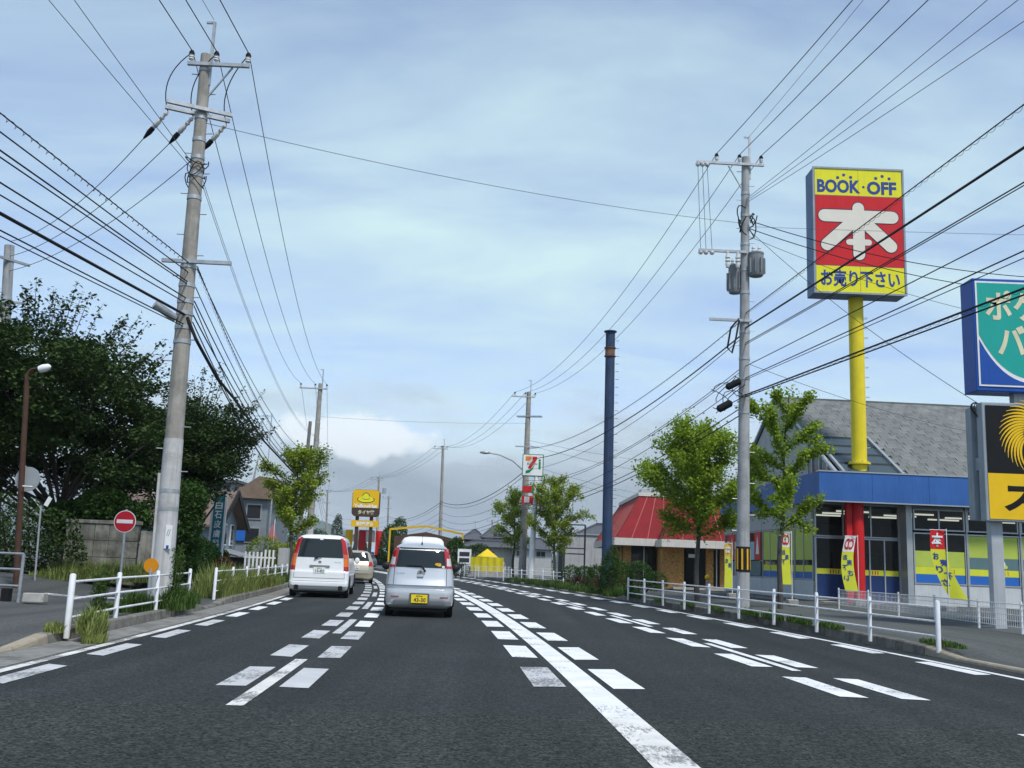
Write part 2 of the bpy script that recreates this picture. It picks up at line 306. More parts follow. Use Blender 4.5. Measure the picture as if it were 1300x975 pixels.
# markings, each a sheet 4 mm up
def mark(name, t0, t1, y0, y1, m, step=1.5, par=None, skew=0):
    b = MB(); n = max(1, int(round((y1 - y0) / step)))
    b.grid(lambda u, v: rp(y0 + (y1 - y0) * v + skew * (u - .5), t0 + (t1 - t0) * u, .005), 1, n)
    return b.build(name, m, par or road)
random.seed(3)
mark('centre_line', -.15, .15, 8.4, 190, M_paint)
mark('centre_line', -.15, .15, -20, 8.4, M_paintw, par=nearroad)
for i in range(34):
    y = 10.32 + 3.0 * i
    for s in (-1, 1): mark('centre_dash', s * .40 - .165, s * .40 + .165, y + random.uniform(-.04, .04), y + 1.82, M_paint if (i or s > 0) else M_paintg, skew=random.uniform(-.02, .12))
for i in range(30):
    y = 9.65 + 2.82 * i
    for s in (-1, 1): mark('lane_dash', -3.11 + s * .285 - .135, -3.11 + s * .285 + .135, y + random.uniform(-.05, .05), y + 1.62, M_paintg if i < 3 or s < 0 else M_paint, skew=random.uniform(-.1, .1))
for i in range(14): mark('lane_line', -3.18, -3.04, 8.42 + 7.95 * i, 12.2 + 7.95 * i, M_paintw if i == 0 else M_paintg)
for i in range(30):
    y = 10.2 + 2.95 * i
    for s in (-1, 1): mark('lane_dash', 2.97 + s * .31 - .14, 2.97 + s * .31 + .14, y + random.uniform(-.05, .05), y + 1.75, M_paint, skew=random.uniform(-.15, .15))
mark('lane_dash', 3.14, 3.42, 6.4, 8.15, M_paint, par=nearroad)
for i in range(12): mark('lane_line', 2.91, 3.03, 12.7 + 8.3 * i, 16.9 + 8.3 * i, M_paint)
b = strip(lambda Y: er(Y) - .06, lambda Y: er(Y) + .06, 8.4, 150, .005); b.build('edge_line', M_paint, road)
for i in range(40):
    y = 10.0 + 2.97 * i; e = er(y)
    mark('edge_dash', e - .40, e - .13, y, y + 1.65, M_paint, skew=.1)
for i in range(30):
    y = 9.35 + 2.6 * i
    mark('edge_dash', -5.50, -5.27, y, y + 1.5, M_paintg if i < 4 else M_paint, skew=-.12)
mark('edge_line', -5.74, -5.62, 8.4, 110, M_paintw)
# concrete gutter on the near side, slab by slab
gut = strip(-6.28, -5.76, -30, 110, .004).build('gutter', M_gutter, kind='structure')
slabm = {}
for i in range(28):
    y = 8.5 + i * 2.0
    b = MB(); b.grid(lambda u, v: rp(y + .012 + (1.976) * v, -6.27 + .49 * u, .016 - .006 * u), 2, 2); b.build('gutter_slab', M_gutter, gut)

# kerbs
def kerb_run(name, tf, y0, y1, low, mt_fn, side):
    root = bpy.data.objects.new(name, None); COL.objects.link(root); root['kind'] = 'structure'; n = int((y1 - y0) / 1.0)
    for i in range(n):
        a, bb = y0 + i * (y1 - y0) / n, y0 + (i + 1) * (y1 - y0) / n
        h0, h1 = low(a), low(bb); w = .17 * side; ta, tb = tf(a), tf(bb); e = .008; a2, b2 = a + e, bb - e
        vs = []
        for Y, h, t in ((a2, h0, ta), (b2, h1, tb)):
            vs += [rp(Y, t, -.05), rp(Y, t + .025 * side, h - .02), rp(Y, t + .045 * side, h), rp(Y, t + w, h), rp(Y, t + w, -.05)]
        m = MB(); m.add(vs, [(0, 1, 6, 5), (1, 2, 7, 6), (2, 3, 8, 7), (3, 4, 9, 8), (0, 5, 9, 4), (4, 3, 2, 1, 0), (5, 6, 7, 8, 9)])
        m.build('kerb_stone', mt_fn(a), root)
    return root
def sm(a, b, x): x = max(0, min(1, (x - a) / (b - a))); return x * x * (3 - 2 * x)
def lowL(Y): return .05 + .11 * (sm(12.4, 13.3, Y) - sm(20.9, 21.7, Y) + sm(23.6, 24.3, Y))
def lowR(Y): return .05 + .12 * (sm(15.4, 16.3, Y) - sm(37, 38, Y) + sm(57.5, 58.5, Y) - sm(70, 71, Y))
kerb_run('kerb', lambda Y: KL, 2, 70, lowL, lambda Y: M_kerbt if Y < 12.4 else M_kerb, -1)
kerb_run('kerb', kr, 2, 82, lowR, lambda Y: M_kerbt if Y < 15.4 or 37 < Y < 44 else M_kerb, 1)
# pavements behind the kerbs
def slope_l(x): return .35 * sm(8.6, 12.5, -x)
def left_surface(u, v):
    Y = -10 + 120 * v; a = rp(Y, KL - .165, 0); x = a.x - 45 * u ** 2
    return (x, a.y, lowL(Y) - .012 + slope_l(x) * (1 if Y > 0 else 1))
m = MB(); m.grid(left_surface, 30, 120); m.build('pavement', M_pave, kind='structure')
def right_surface(u, v):
    Y = -10 + 110 * v; a = rp(Y, kr(Y) + .165, 0); x = a.x + 60 * u * u
    return (x, a.y, lowR(Y) - .012 + .10 * sm(10, 12, x) * (1 if Y < 52 else .3))
m = MB(); m.grid(right_surface, 30, 110); m.build('pavement', M_lot, kind='structure')
def zl(x, Y): return lowL(Y) - .012 + slope_l(x)
def zr(x, Y): return lowR(Y) - .012 + .10 * sm(10, 12, x) * (1 if Y < 52 else .3)

# hills
def hills(name, y, x0, x1, hmax, seed, d=900):
    rnd = np.random.RandomState(seed); ph = rnd.rand(8) * 6.28
    def hf(u): return hmax * (.45 + .3 * math.sin(u * 5 + ph[0]) + .16 * math.sin(u * 11 + ph[1]) + .07 * math.sin(u * 27 + ph[2]) + .03 * math.sin(u * 61 + ph[3])) * (math.sin(math.pi * min(1, max(0, u))) ** .5)
    m = MB(); m.grid(lambda u, v: (x0 + (x1 - x0) * u, y + d * v, -2 + max(0, hf(u)) * math.sin(math.pi * v) ** .8 * (1 + .15 * math.sin(u * 40 + v * 9))), 90, 10)
    return m.build(name, M_hill, smooth=True, kind='structure')
hills('hills', 3000, -2600, 900, 165, 4)
hills('hills', 3300, 200, 4200, 110, 9)

# ------------------------------------------------------------------ lettering and flat marks
def text_mesh(txt, w, h, bold=0.0, depth=.004, mirror=False, keep=False):
    c = bpy.data.curves.new('lettering', 'FONT'); c.body = txt; c.size = 1; c.offset = bold; c.resolution_u = 3
    c.space_line = .92
    o = bpy.data.objects.new('lettering', c); COL.objects.link(o)
    dg = bpy.context.evaluated_depsgraph_get(); me = bpy.data.meshes.new_from_object(o.evaluated_get(dg))
    bpy.data.objects.remove(o); bpy.data.curves.remove(c)
    n = len(me.vertices); co = np.empty(n * 3, dtype=np.float32); me.vertices.foreach_get('co', co); co = co.reshape(-1, 3)
    if n == 0: return me
    lo, hi = co.min(0), co.max(0); sx = w / max(1e-5, hi[0] - lo[0]); sy = h / max(1e-5, hi[1] - lo[1])
    if keep: sx = sy = min(sx, sy)
    x = (co[:, 0] - (lo[0] + hi[0]) / 2) * sx; z = (co[:, 1] - (lo[1] + hi[1]) / 2) * sy
    if mirror: x = -x
    me.vertices.foreach_set('co', np.stack([x, np.zeros(n), z], 1).astype(np.float32).ravel()); me.update(); return me
def put_text(txt, parent, m, x, y, z, w, h, bold=0.0, mirror=False, keep=False, rz=0, bend=None, name='lettering'):
    me = text_mesh(txt, w, h, bold, mirror=mirror, keep=keep); me.materials.append(m)
    if bend:
        for v in me.vertices: v.co = bend(v.co.x + x, v.co.z + z, y)
        return inst(name, me, parent)
    return inst(name, me, parent, (x, y, z), rz)
def stad(m, x0, z0, x1, z1, r, y, n=8):       # flat rounded bar facing -Y
    a = math.atan2(z1 - z0, x1 - x0); vs = []
    for i in range(n + 1): t = a + math.pi / 2 + math.pi * i / n; vs.append((x0 + r * math.cos(t), y, z0 + r * math.sin(t)))
    for i in range(n + 1): t = a - math.pi / 2 + math.pi * i / n; vs.append((x1 + r * math.cos(t), y, z1 + r * math.sin(t)))
    m.add(vs, [tuple(range(len(vs)))])
def disc(m, x, z, r, y, n=24, sx=1.0): m.add([(x + sx * r * math.cos(2 * math.pi * i / n), y, z + r * math.sin(2 * math.pi * i / n)) for i in range(n)], [tuple(range(n))])
def rrect(w, h, r, n=5, cx0=0, cz0=0):
    o = []
    for sx, sz, a in ((1, 1, 0), (-1, 1, 90), (-1, -1, 180), (1, -1, 270)):
        for i in range(n + 1):
            t = R(a + 90 * i / n); o.append((cx0 + sx * (w / 2 - r) + r * math.cos(t), cz0 + sz * (h / 2 - r) + r * math.sin(t)))
    return o
C_yel = mat('sign_yellow', (.78, .74, .03), .35, var=.05, streak=.12); C_red = mat('sign_red', (.60, .025, .03), .35, var=.06, streak=.1)
C_navy = mat('sign_navy', (.035, .07, .27), .4, var=.05); C_cream = mat('sign_cream', (.74, .70, .60), .4, var=.04)
C_signgrey = mat('sign_frame', (.30, .34, .37), .5, var=.1, streak=.3); C_outline = mat('sign_outline', (.03, .025, .05), .5)
C_white = mat('sign_white', (.78, .79, .78), .4, var=.05, streak=.12)
C_blueside = mat('sign_side_blue', (.10, .17, .30), .5, var=.12, streak=.35)
C_polyel = mat('column_yellow', (.74, .60, .03), .4, var=.08, streak=.12, rustc=(.4, .28, .05))

# ------------------------------------------------------------------ guard rails
def rail_mesh_post(h=.68, r=.035):
    m = MB(); m.lathe((0, 0, 0), [(r, -.1), (r, h - .015), (r * .8, h), (.001, h + .008)], 10); me = m.mesh('post'); me.materials.append(M_white); shade(me); return me
POST = rail_mesh_post(); ENDPOST = rail_mesh_post(.70, .04)
def guard_rail(label, pts, heights=(.60, .38, .15), thick_first=False, hscale=1.0, rr=.017, group='white pipe guard rails'):
    root = thing('guard_rail', label, 'guard rail', pts[0], 0, group); o = Vector(pts[0])
    for i, p in enumerate(pts):
        q = Vector(p) - o; x = inst('post', ENDPOST if thick_first and i == 0 else POST, root, q, 0, scale=(1, 1, hscale)); x.rotation_euler = (random.uniform(-.012, .012), random.uniform(-.012, .012), random.random() * 6)
    for h in heights:
        for i in range(len(pts) - 1):
            a, b2 = Vector(pts[i]) - o, Vector(pts[i + 1]) - o
            m = MB(); m.cyl(a + Vector((0, 0, h * hscale)), b2 + Vector((0, 0, h * hscale)), rr, n=8, caps=False); m.build('rail', M_white, root, smooth=True)
    return root
Z = lambda p, z: (p[0], p[1], z)
lp = [gp(85, 800, .15), gp(146, 785, .15), gp(197, 775, .15), gp(238, 765, .15)]
guard_rail('white pipe guard rail in front of the no-entry sign', [Z(p, .15) for p in lp], thick_first=True)
pts = [Z(rp(24.1 + 2.3 * i, KL - .28), .15) for i in range(8)]
guard_rail('white pipe guard rail beside the white minivan, weeds at its foot', pts)
pts = []
for i in range(10):
    Y = 16.04 + 20.1 * i / 9; pts.append((6.84 - .12 * (Y - 16.04) if Y < 26 else 6.84 - 1.2 - .121 * (Y - 26), Y, .165))
guard_rail('long white pipe guard rail along the pavement before the bookshop', pts, thick_first=True)
pts = [Z(gp(x, y, .15), .15) for x, y in ((719, 741.5), (704, 740), (690, 739), (676, 738), (662, 737), (649, 736.3), (639, 736))]
guard_rail('short white guard rail below the convenience store sign and ginkgos', [(p[0], 59.7 + (3.6 - p[0]) * 1.25, .15) for p in pts])
a = gp(598, 729, .1); guard_rail('stub of white guard rail beside the yellow tent driveway', [(a.x, a.y, .1), (a.x - .9, a.y + 1.2, .1)])
pts = [(-11.2 + 1.7 * i * -.55, 79 + 2.0 * i, .1) for i in range(8)]
far = [rp(76 + 2.2 * i, 6.3, .1) for i in range(12)]
guard_rail('far white guard rail on the bend beside the hat sign', far, hscale=1.05)

# low mesh fence at the back of the pavement on the shop side
def mesh_fence(label, pts, h=.62):
    root = thing('mesh_fence', label, 'fence', pts[0]); o = Vector(pts[0])
    for p in pts:
        m = MB(); m.cyl(Vector(p) - o + Vector((0, 0, -.1)), Vector(p) - o + Vector((0, 0, h)), .026, n=8); m.build('post', M_white, root, smooth=True)
    for i in range(len(pts) - 1):
        a, b2 = Vector(pts[i]) - o, Vector(pts[i + 1]) - o; m = MB()
        for z in (.1, .22, .34, .46, h - .06): m.cyl(a + Vector((0, 0, z)), b2 + Vector((0, 0, z)), .006 if z < h - .07 else .011, n=5, caps=False)
        n = int((b2 - a).length / .09)
        for k in range(1, n): p = a.lerp(b2, k / n); m.cyl(p + Vector((0, 0, .08)), p + Vector((0, 0, h - .06)), .0045, n=4, caps=False)
        m.build('mesh_panel', M_white, root)
    return root
zf = .2
mesh_fence('low white wire mesh fence between pavement and shop forecourt', [(10.40, 20.5 - 4, zf), (10.42, 20.5 - 2, zf), (10.44, 20.5, zf), (10.46, 22.4, zf), (10.6, 25.0, zf), (10.68, 27.5, zf), (10.62, 29.6, zf), (10.45, 31.7, zf)])

# ------------------------------------------------------------------ utility poles
def insulator(root, p, h=.26, r=.06):
    m = MB(); m.lathe(p, [(.02, 0), (.02, .05), (r, .06), (r * .75, .09), (r, .11), (r * .75, .14), (r * .95, .16)], 10); o = m.build('insulator', M_porc, root, smooth=True)
    m = MB(); m.lathe(p, [(r * .98, .16), (r * 1.05, .20), (r * .6, h)], 10); m.build('insulator_cap', M_black, o, smooth=True); return Vector(p) + Vector((0, 0, h))
def arm(root, c, ln, off, yaw, ins=(), w=.075, double=False, mm=None):
    d = Vector((math.cos(yaw), math.sin(yaw), 0)); m = MB(); cc = Vector(c) + d * off; o = []
    nrm = Vector((-d.y, d.x, 0))
    for k in ((-.16, .16) if double else (-.14,)):
        q = cc + nrm * k; m.box(q, (ln, w, w), yaw)
    m.build('crossarm', mm or M_galv, root)
    for t in ins: o.append(insulator(root, Vector(c) + d * t + nrm * -.14 + Vector((0, 0, w / 2))))
    return o
def pole(label, base, top, r0, r1, mm=None, steps=True, wrap=None, bands=(), ext=0, group='concrete utility poles'):
    base, top = Vector(base), Vector(top); root = thing('utility_pole', label, 'utility pole', base, 0, group); mm = mm or M_pole; d = top - base
    m = MB(); n = 12; m.tube([d * (i / n) - (Vector((0, 0, .3)) if i == 0 else Vector()) for i in range(n + 1)], [r0 + (r1 - r0) * i / n for i in range(n + 1)], 18); m.build('shaft', mm, root, smooth=True)
    def on(z): return d * (z / d.z)
    if wrap:
        m = MB(); q0, q1 = on(wrap[0]), on(wrap[1]); rr = lambda z: r0 + (r1 - r0) * z / d.z + .008
        m.tube([q0, (q0 + q1) / 2, q1], [rr(wrap[0]), rr((wrap[0] + wrap[1]) / 2), rr(wrap[1])], 18); m.build('pole_wrap', M_polew, root, smooth=True)
    if steps:
        z = 2.2; k = 0
        while z < d.z - .4:
            p = on(z); s = 1 if k % 2 else -1; m = MB(); r = r0 + (r1 - r0) * z / d.z; m.cyl(p + Vector((s * r * .7, 0, 0)), p + Vector((s * (r + .15), -.02, 0)), .011, n=6); m.build('step_bolt', M_galv, root); z += .45; k += 1
    for z in bands:
        p = on(z); r = r0 + (r1 - r0) * z / d.z; m = MB(); m.cyl(p - Vector((0, 0, .04)), p + Vector((0, 0, .04)), r + .012, n=18); m.build('steel_band', M_galv, root, smooth=True)
    if ext:
        p = on(d.z); m = MB(); m.box(p + Vector((.12, -.02, ext / 2 - .35)), (.06, .05, ext + .7)); m.box(p + Vector((.05, -.02, ext)), (.2, .045, .045)); m.build('earth_wire_bracket', M_galv, root)
    root['z0'] = base.z
    return root, on, base
SEEN = {}
def wire(a, b, sag, r=.011, mm=None, label='black overhead cable strung between the poles', group='overhead cables', n=26, name='overhead_wire', coil=0):
    a, b = Vector(a), Vector(b)
    pts = [a.lerp(b, i / n) - Vector((0, 0, 4 * sag * (i / n) * (1 - i / n))) for i in range(n + 1)]
    if group:
        k = SEEN.get(label, 0); SEEN[label] = k + 1
        label = ('first ', 'second ', 'third ', 'fourth ', 'fifth ', 'sixth ', 'seventh ', 'eighth ', 'ninth ')[k] + label
    m = MB(); m.tube([p - a for p in pts], r * .85, 5); o = m.build(name, mm or M_wire, smooth=True, loc=a); tag(o, label, 'cable', group)
    if coil:
        L_ = (b - a).length; k = int(L_ / coil) * 8; cp = []
        for i in range(k + 1):
            t = i / k; p = a.lerp(b, t) - Vector((0, 0, 4 * sag * t * (1 - t))); an = i / 8 * 2 * math.pi; cp.append(p - a + Vector((.03 * math.cos(an), 0, -.025 + .035 * math.sin(an))))
        m = MB(); m.tube(cp, .0045, 3); m.build('spiral_hanger', mm or M_wire, o)
    return o
def closure(root, p, d=(.5, 0, 0), r=.09):
    m = MB(); p, d = Vector(p), Vector(d); m.tube([p - d / 2, p - d * .4, p + d * .4, p + d / 2], [r * .5, r, r, r * .5], 10); m.build('cable_closure', M_black, root, smooth=True)

# --- pole beside the no-entry sign
LPb = at(203, 768, 20.0); LPt = at(262, 70, 20.0)
LP, on, B = pole('stout tapered concrete utility pole behind the no-entry sign guard rail', (LPb.x, 20, .1), LPt, .205, .115, wrap=(0.2, 3.3), bands=(1.9, 2.25, 5.3, 5.6, 5.9, 6.15, 6.5, 6.9, 8.4, 8.9, 9.3, 9.7, 10.2, 11.3), ext=.75)
tL = arm(LP, on(LPt.z - .1 - .28), 1.32, .32, R(1), ins=(-.27, .26, .94))
arm(LP, on(10.35), 1.35, -.05, R(26), double=True)
arm(LP, on(6.98), 1.42, .2, R(2))
m = MB(); m.beam(on(LPt.z - .42) + Vector((.62, -.1, 0)), on(10.55), .03, .03); m.build('brace', M_galv, LP)
dl = Vector((math.cos(R(26)), math.sin(R(26)), 0)); dead = []
for t in (-.62, -.1, .6):
    p = on(10.3) + dl * t + Vector((-.1, .1, -.05)); q = p + Vector((-.32, .12, -.33)); m = MB()
    m.tube([p.lerp(q, k / 8) for k in range(9)], [.02, .05, .03, .055, .03, .055, .05, .06, .03], 8); m.build('strain_insulator', M_porc, LP, smooth=True); m = MB(); m.tube([q, q + Vector((-.08, .02, -.09)), q + Vector((-.2, .06, -.22))], [.055, .06, .02], 8); m.build('insulator_boot', M_black, LP, smooth=True); dead.append(B + q + Vector((-.2, .06, -.22)))
    tt = tL[len(dead) - 1] - Vector((0, 0, .05)); c1_ = p + Vector((-.25, -.1, .75)); m = MB(); m.tube([p * (1 - u) ** 2 + c1_ * 2 * u * (1 - u) + tt * u * u for u in np.linspace(0, 1, 12)], .012, 5); m.build('jumper_wire', M_wire, LP)
for k, (z, s) in enumerate(((8.95, .22), (9.05, -.2), (8.75, .16), (9.2, .1))):
    m = MB(); c = on(z); m.tube([c + Vector((math.cos(a) * (.16 + .03 * k), math.sin(a) * .16 - .03, s * math.sin(a * 1.5 + k))) for a in np.linspace(0, 6, 14)], .012, 5); m.build('cable_loop', M_wire, LP)
m = MB(); m.cyl(on(5.72) + Vector((-.14, -.12, .04)), on(5.72) + Vector((-.48, -.42, .26)), .085, n=12); m.build('splice_box', M_galv, LP, smooth=True)
m = MB(); m.tube([on(5.8) + Vector((.1, -.12, 0)), on(5.4) + Vector((.3, -.05, -.05)), on(5.0) + Vector((.5, .9, -.25)), on(5.0) + Vector((.55, 2.2, -.5)), on(5.0) + Vector((.35, 6, -1.0)), on(5.0) + Vector((-.2, 13, -1.35)), on(5.0) + Vector((-1.2, 22, -1.4))], [.035, .035, .033, .03, .026, .024, .022], 7); m.build('thick_cable', M_wire, LP, smooth=True)
m = MB(); m.tube([on(.5) + Vector((-.19, -.1, 0)), on(2.6) + Vector((-.2, -.1, 0))], .03, 6); m.build('conduit', M_polew, LP, smooth=True)
m = MB(); m.box(on(1.35) + Vector((.12, -.205, 0)), (.13, .012, .46)); pl = m.build('number_plate', C_white, LP)
put_text('//', pl, C_outline, on(1.35).x + .12, -.214 + on(1.35).y, on(1.35).z + .08, .07, .13); m = MB(); m.box(on(1.2) + Vector((.12, -.2135, -.05)), (.05, .004, .07)); m.build('sticker', C_navy, pl)
# round amber reflector by the pole's foot
a = at(192, 718, 19.0); rf = thing('delineator', 'round amber reflector disc on short post at the pole foot', 'reflector', (a.x, 19.0, .13))
m = MB(); m.cyl((0, 0, -.1), (0, 0, .72), .03, n=8); m.build('post', M_galv, rf, smooth=True)
m = MB(); m.cyl((0, -.02, a.z - .13), (0, .02, a.z - .13), .135, n=24); m.build('reflector_disc', mat('amber', (.62, .24, .01), .4, var=.1), rf, smooth=True)

LP0 = Vector((-7.5, -14, 0)); cab = 'cable down the stout pole, slung past the big dark tree'
for k, p in enumerate(tL):
    q = B + p; wire(q, (q.x - .1, -14, q.z + .1), .25, .013, label='heavy power line along the insulators of the stout pole crossarm, toward the viewer', group='power lines toward the viewer')
wire(B + on(LPt.z) + Vector((.1, -.02, .72)), (-6.9, -14, 12.6), .3, .007, M_wireg, 'thin earth wire from the steel bracket atop the stout pole', None)
for k, (x, z) in enumerate(((65, 9.35), (97, 9.4))):
    e = gp(x, 0, 11.2); s = B + on(8.95 + .1 * k); d = e - s; wire(s, s + d * 2.2, .05, .009, M_wireg, 'thin grey wire rising from the cable tangle on the stout pole', 'rising grey wires')
lows = [(6.95, 125, .028, 1), (6.75, 163, .014, 0), (6.55, 186, .016, 0), (6.5, 191, .014, 0), (6.2, 233, .016, 0), (6.1, 250, .014, 0), (5.85, 262, .034, 0), (5.65, 283, .015, 0), (5.6, 289, .012, 0)]
L2b = at(392, 690, 62); L2t = at(407, 487, 62); L2b.z = .1
for k, (z, ye, r, coil) in enumerate(lows):
    s = B + on(z); e = None
    d = sight(0, ye); tt = (-7.15 - .06 * k) / d.x; e = Vector((0, 0, CAM_H)) + d * tt
    ratio = (s.y + 14) / (s.y - e.y); q = s + (e - s) * ratio; slope_mid = 0
    # a slack cable: pass through e while hanging between both poles
    zz = s.z - .25; t = (s.y - e.y) / (s.y + 14); sag = max(.05, (s.z + (zz - s.z) * t - e.z) / (4 * t * (1 - t)))
    wire(s + Vector((.05, -.1, 0)), (q.x, -14, zz), sag, r if not coil else .012, label=cab, group='cable bundle on the no-entry sign side', coil=.22 if coil else 0)
L2, on2, B2 = pole('concrete utility pole rising behind the white minivan', L2b, L2t, .24, .13, wrap=(.2, 3.4), bands=(6, 7, 8, 9.3), ext=.9)
t2 = arm(L2, on2(L2t.z - .45), 1.75, -.4, R(4), ins=(-1.2, -.3, .42)); arm(L2, on2(L2t.z - 4.3), 1.7, .3, R(-6))
m = MB(); m.tube([on2(L2t.z - 4.3) + Vector((.35, 0, 0)), on2(5.8) + Vector((.25, 0, 0)), on2(4.2) + Vector((.05, 0, 0))], .05, 6); m.build('drop_cable', M_wire, L2)
for z in (6.2, 6.9, 7.6): closure(L2, on2(z) + Vector((-.28, -.1, 0)), (0, 0, .5), .07)
a = at(388, 560, 72); L3b = at(378, 690, 72); L3, on3, B3 = pole('thin dark utility pole beside the one behind the minivan', (L3b.x, 72, .1), at(394, 535, 72), .17, .12, mat('pole_dark', (.17, .165, .15), .9, var=.2), steps=False)
for z in (5.2, 6, 6.9): closure(L3, on3(z) + Vector((-.15, 0, 0)), (0, 0, .6), .09)
arm(L3, on3(7.2), 1.3, -.3, R(15))
for p, q in zip(tL, t2): wire(B + p + Vector((0, .05, 0)), B2 + q, 1.35, .011, label='power line dipping from the stout pole to the pole behind the minivan', group='power lines ahead')
hs_ = [(6.95, 7.0, 1.3, .028, 1), (6.9, 7.3, 1.0, .012, 0), (6.5, 6.6, 1.2, .013, 0), (6.2, 6.3, 1.1, .016, 0), (6.1, 5.9, 1.25, .014, 0), (5.9, 6.1, 1.0, .018, 0), (5.75, 5.6, 1.1, .016, 0), (5.6, 5.3, .9, .022, 0)]
for z0, z1, sg, r, coil in hs_:
    wire(B + on(z0) + Vector((.15, .1, 0)), (B2 if z1 > 6 else B3) + (on2 if z1 > 6 else on3)(z1), sg, r if not coil else .012, label='sagging cable from the stout pole toward the pole behind the minivan', group='cables ahead on the no-entry sign side', coil=.3 if coil else 0)
for k in range(2): wire(B + on(8.7 + .1 * k) + Vector((.15, 0, 0)), B2 + on2(8.4 + .1 * k), 1.2, .007, M_wireg, 'fine grey wire of the pair between the stout pole and the next', 'fine grey wire pair')
# pole half hidden behind the big tree
SPb = at(-8, 700, 31); SPt = at(12, 312, 31)
SP, onS, BS = pole('utility pole half hidden behind the big dark tree', (SPb.x, 31, .4), SPt, .19, .15, M_poleg, steps=False, bands=(7, 8.5))
arm(SP, onS(SPt.z - .9), 1.3, .0, R(60)); arm(SP, onS(SPt.z - 2.3), .9, .15, R(10))
m = MB(); m.sphere(onS(SPt.z - 3.0) + Vector((-.05, -.2, 0)), .13); m.build('meter', M_galv, SP)
for k, p in enumerate(dead): wire(p, BS + onS(SPt.z - .35 - .5 * k) + Vector((0, 0, .1)), .45, .011, label='branch line from strain insulator to the pole behind the tree', group='branch lines over the big tree')

# --- pole beside the bookshop
RPb = at(943, 775, 28.6); RPt = at(946.5, 200, 28.6)
RP, onR, BR = pole('grey concrete utility pole with transformers and striped guard plate', (RPb.x, 28.6, .15), RPt, .19, .115, M_poleg, bands=(5.6, 6.1, 6.6, 7.2, 8, 9.2, 9.9, 10.7, 11.6, 12.3), ext=.65)
hR = RPt.z - .15
tR = arm(RP, onR(hR - .28), 2.05, -.5, R(2), ins=(-.92, -.22, .44))
arm(RP, onR(hR - 3.05), 1.45, -.7, R(2)); arm(RP, onR(hR - 5.15), 1.25, -.45, R(2))
for zz_, xs in ((hR - .28, (-1.48, -1.34, -1.2)), (hR - 3.05, (-1.36, -1.2, -1.02))):
    for x in xs: m = MB(); m.sphere(onR(zz_) + Vector((x, -.16, -.06)), .075, 8); m.build('cutout_insulator', M_porc, RP, smooth=True)
for x, x2 in ((-1.48, -1.36), (-1.34, -1.2), (-1.2, -1.02)):
    m = MB(); m.tube([onR(hR - .3) + Vector((x, -.16, -.06)), onR(hR - 3.0) + Vector((x2, -.16, 0))], .008, 4); m.build('drop_lead', M_wireg, RP)
for x in (-.55, -.25):
    m = MB(); m.lathe(onR(hR - 3.55) + Vector((x, -.16, 0)), [(.05, 0), (.07, .1), (.05, .16), (.08, .2), (.05, .26), (.075, .3), (.04, .42), (.04, .5)], 10); m.build('fuse_cutout', M_porc, RP, smooth=True)
def transformer(c, r, h):
    m = MB(); m.lathe(onR(0) + Vector(c), [(r * .85, 0), (r, .05), (r, h - .06), (r * 1.05, h - .05), (r * 1.05, h), (r * .5, h + .05)], 18); o = m.build('transformer', mat('transformer_grey', (.24, .26, .27), .6, var=.12, streak=.3), RP, smooth=True)
    for k in range(10):
        a = 2 * math.pi * k / 10; m = MB(); m.box(Vector(c) + Vector((math.cos(a) * (r + .025), math.sin(a) * (r + .025), h * .42)), (.07, .018, h * .62), a); m.build('cooling_fin', MATS['transformer_grey'], o)
    for s in (-1, 1): m = MB(); m.lathe(Vector(c) + Vector((s * r * .4, -.03, h)), [(.05, 0), (.06, .06), (.035, .1), (.055, .14), (.02, .22)], 8); m.build('bushing', M_porc, o)
ctr = onR(hR - 4.0)
transformer((ctr.x + .31, -.12, hR - 3.78), .22, .72); transformer((ctr.x - .26, .16, hR - 4.25), .19, .85)
m = MB(); m.beam(onR(hR - .35) + Vector((-.55, -.14, 0)), onR(hR - 1.2), .03, .03); m.build('brace', M_galv, RP)
for k in range(6):
    m = MB(); c = onR(hR - 1.9 - .18 * (k % 3)); m.tube([c + Vector((math.cos(a) * (.18 + .04 * (k % 4)) * (1 if k % 2 else -1) + .05, math.sin(a) * .2 - .05, .3 * math.sin(a * 1.3 + k))) for a in np.linspace(0, 4.4, 12)], .018, 5); m.build('cable_loop', M_wire, RP)
m = MB(); c = onR(hR - 5.2); m.tube([c + Vector((-.2, -.16, .1)), c + Vector((-.45, -.2, -.2)), c + Vector((-.55, -.2, -.8)), c + Vector((-.42, -.2, -.95)), c + Vector((-.3, -.2, -.5)), c + Vector((-.2, -.18, .05))], .028, 6); m.build('cable_loop', M_wire, RP, smooth=True)
closure(RP, onR(6.35) + Vector((-.35, -.15, .05)), (.42, 0, .22), .1); closure(RP, onR(5.75) + Vector((-.6, -.15, 0)), (.42, 0, .24), .11)
for k in range(5):
    m = MB(); c = onR(6.0 + .1 * k); m.tube([c + Vector((-.1 - .8 * t + .1 * math.sin(9 * t + k), -.2, .3 * math.sin(4 * t + k * 1.7) - .25 * t)) for t in np.linspace(0, 1, 9)], .012, 4); m.build('cable_slack', M_wire, RP)
gp_ = MB(); p = onR(1.05); q = onR(1.75); gp_.tube([p, (p + q) / 2, q], .195, 18); gpl = gp_.build('guard_plate', M_black, RP, smooth=True)
for k in range(8):
    a = 2 * math.pi * k / 8 - .35; p2, q2 = p + Vector((math.cos(a) * .199, math.sin(a) * .199, .06)), q + Vector((math.cos(a) * .199, math.sin(a) * .199, -.06)); m = MB(); m.box((p2 + q2) / 2, (.008, .05, .58), a); m.build('stripe', mat('stripe_yellow', (.75, .42, .02), .4), gpl)
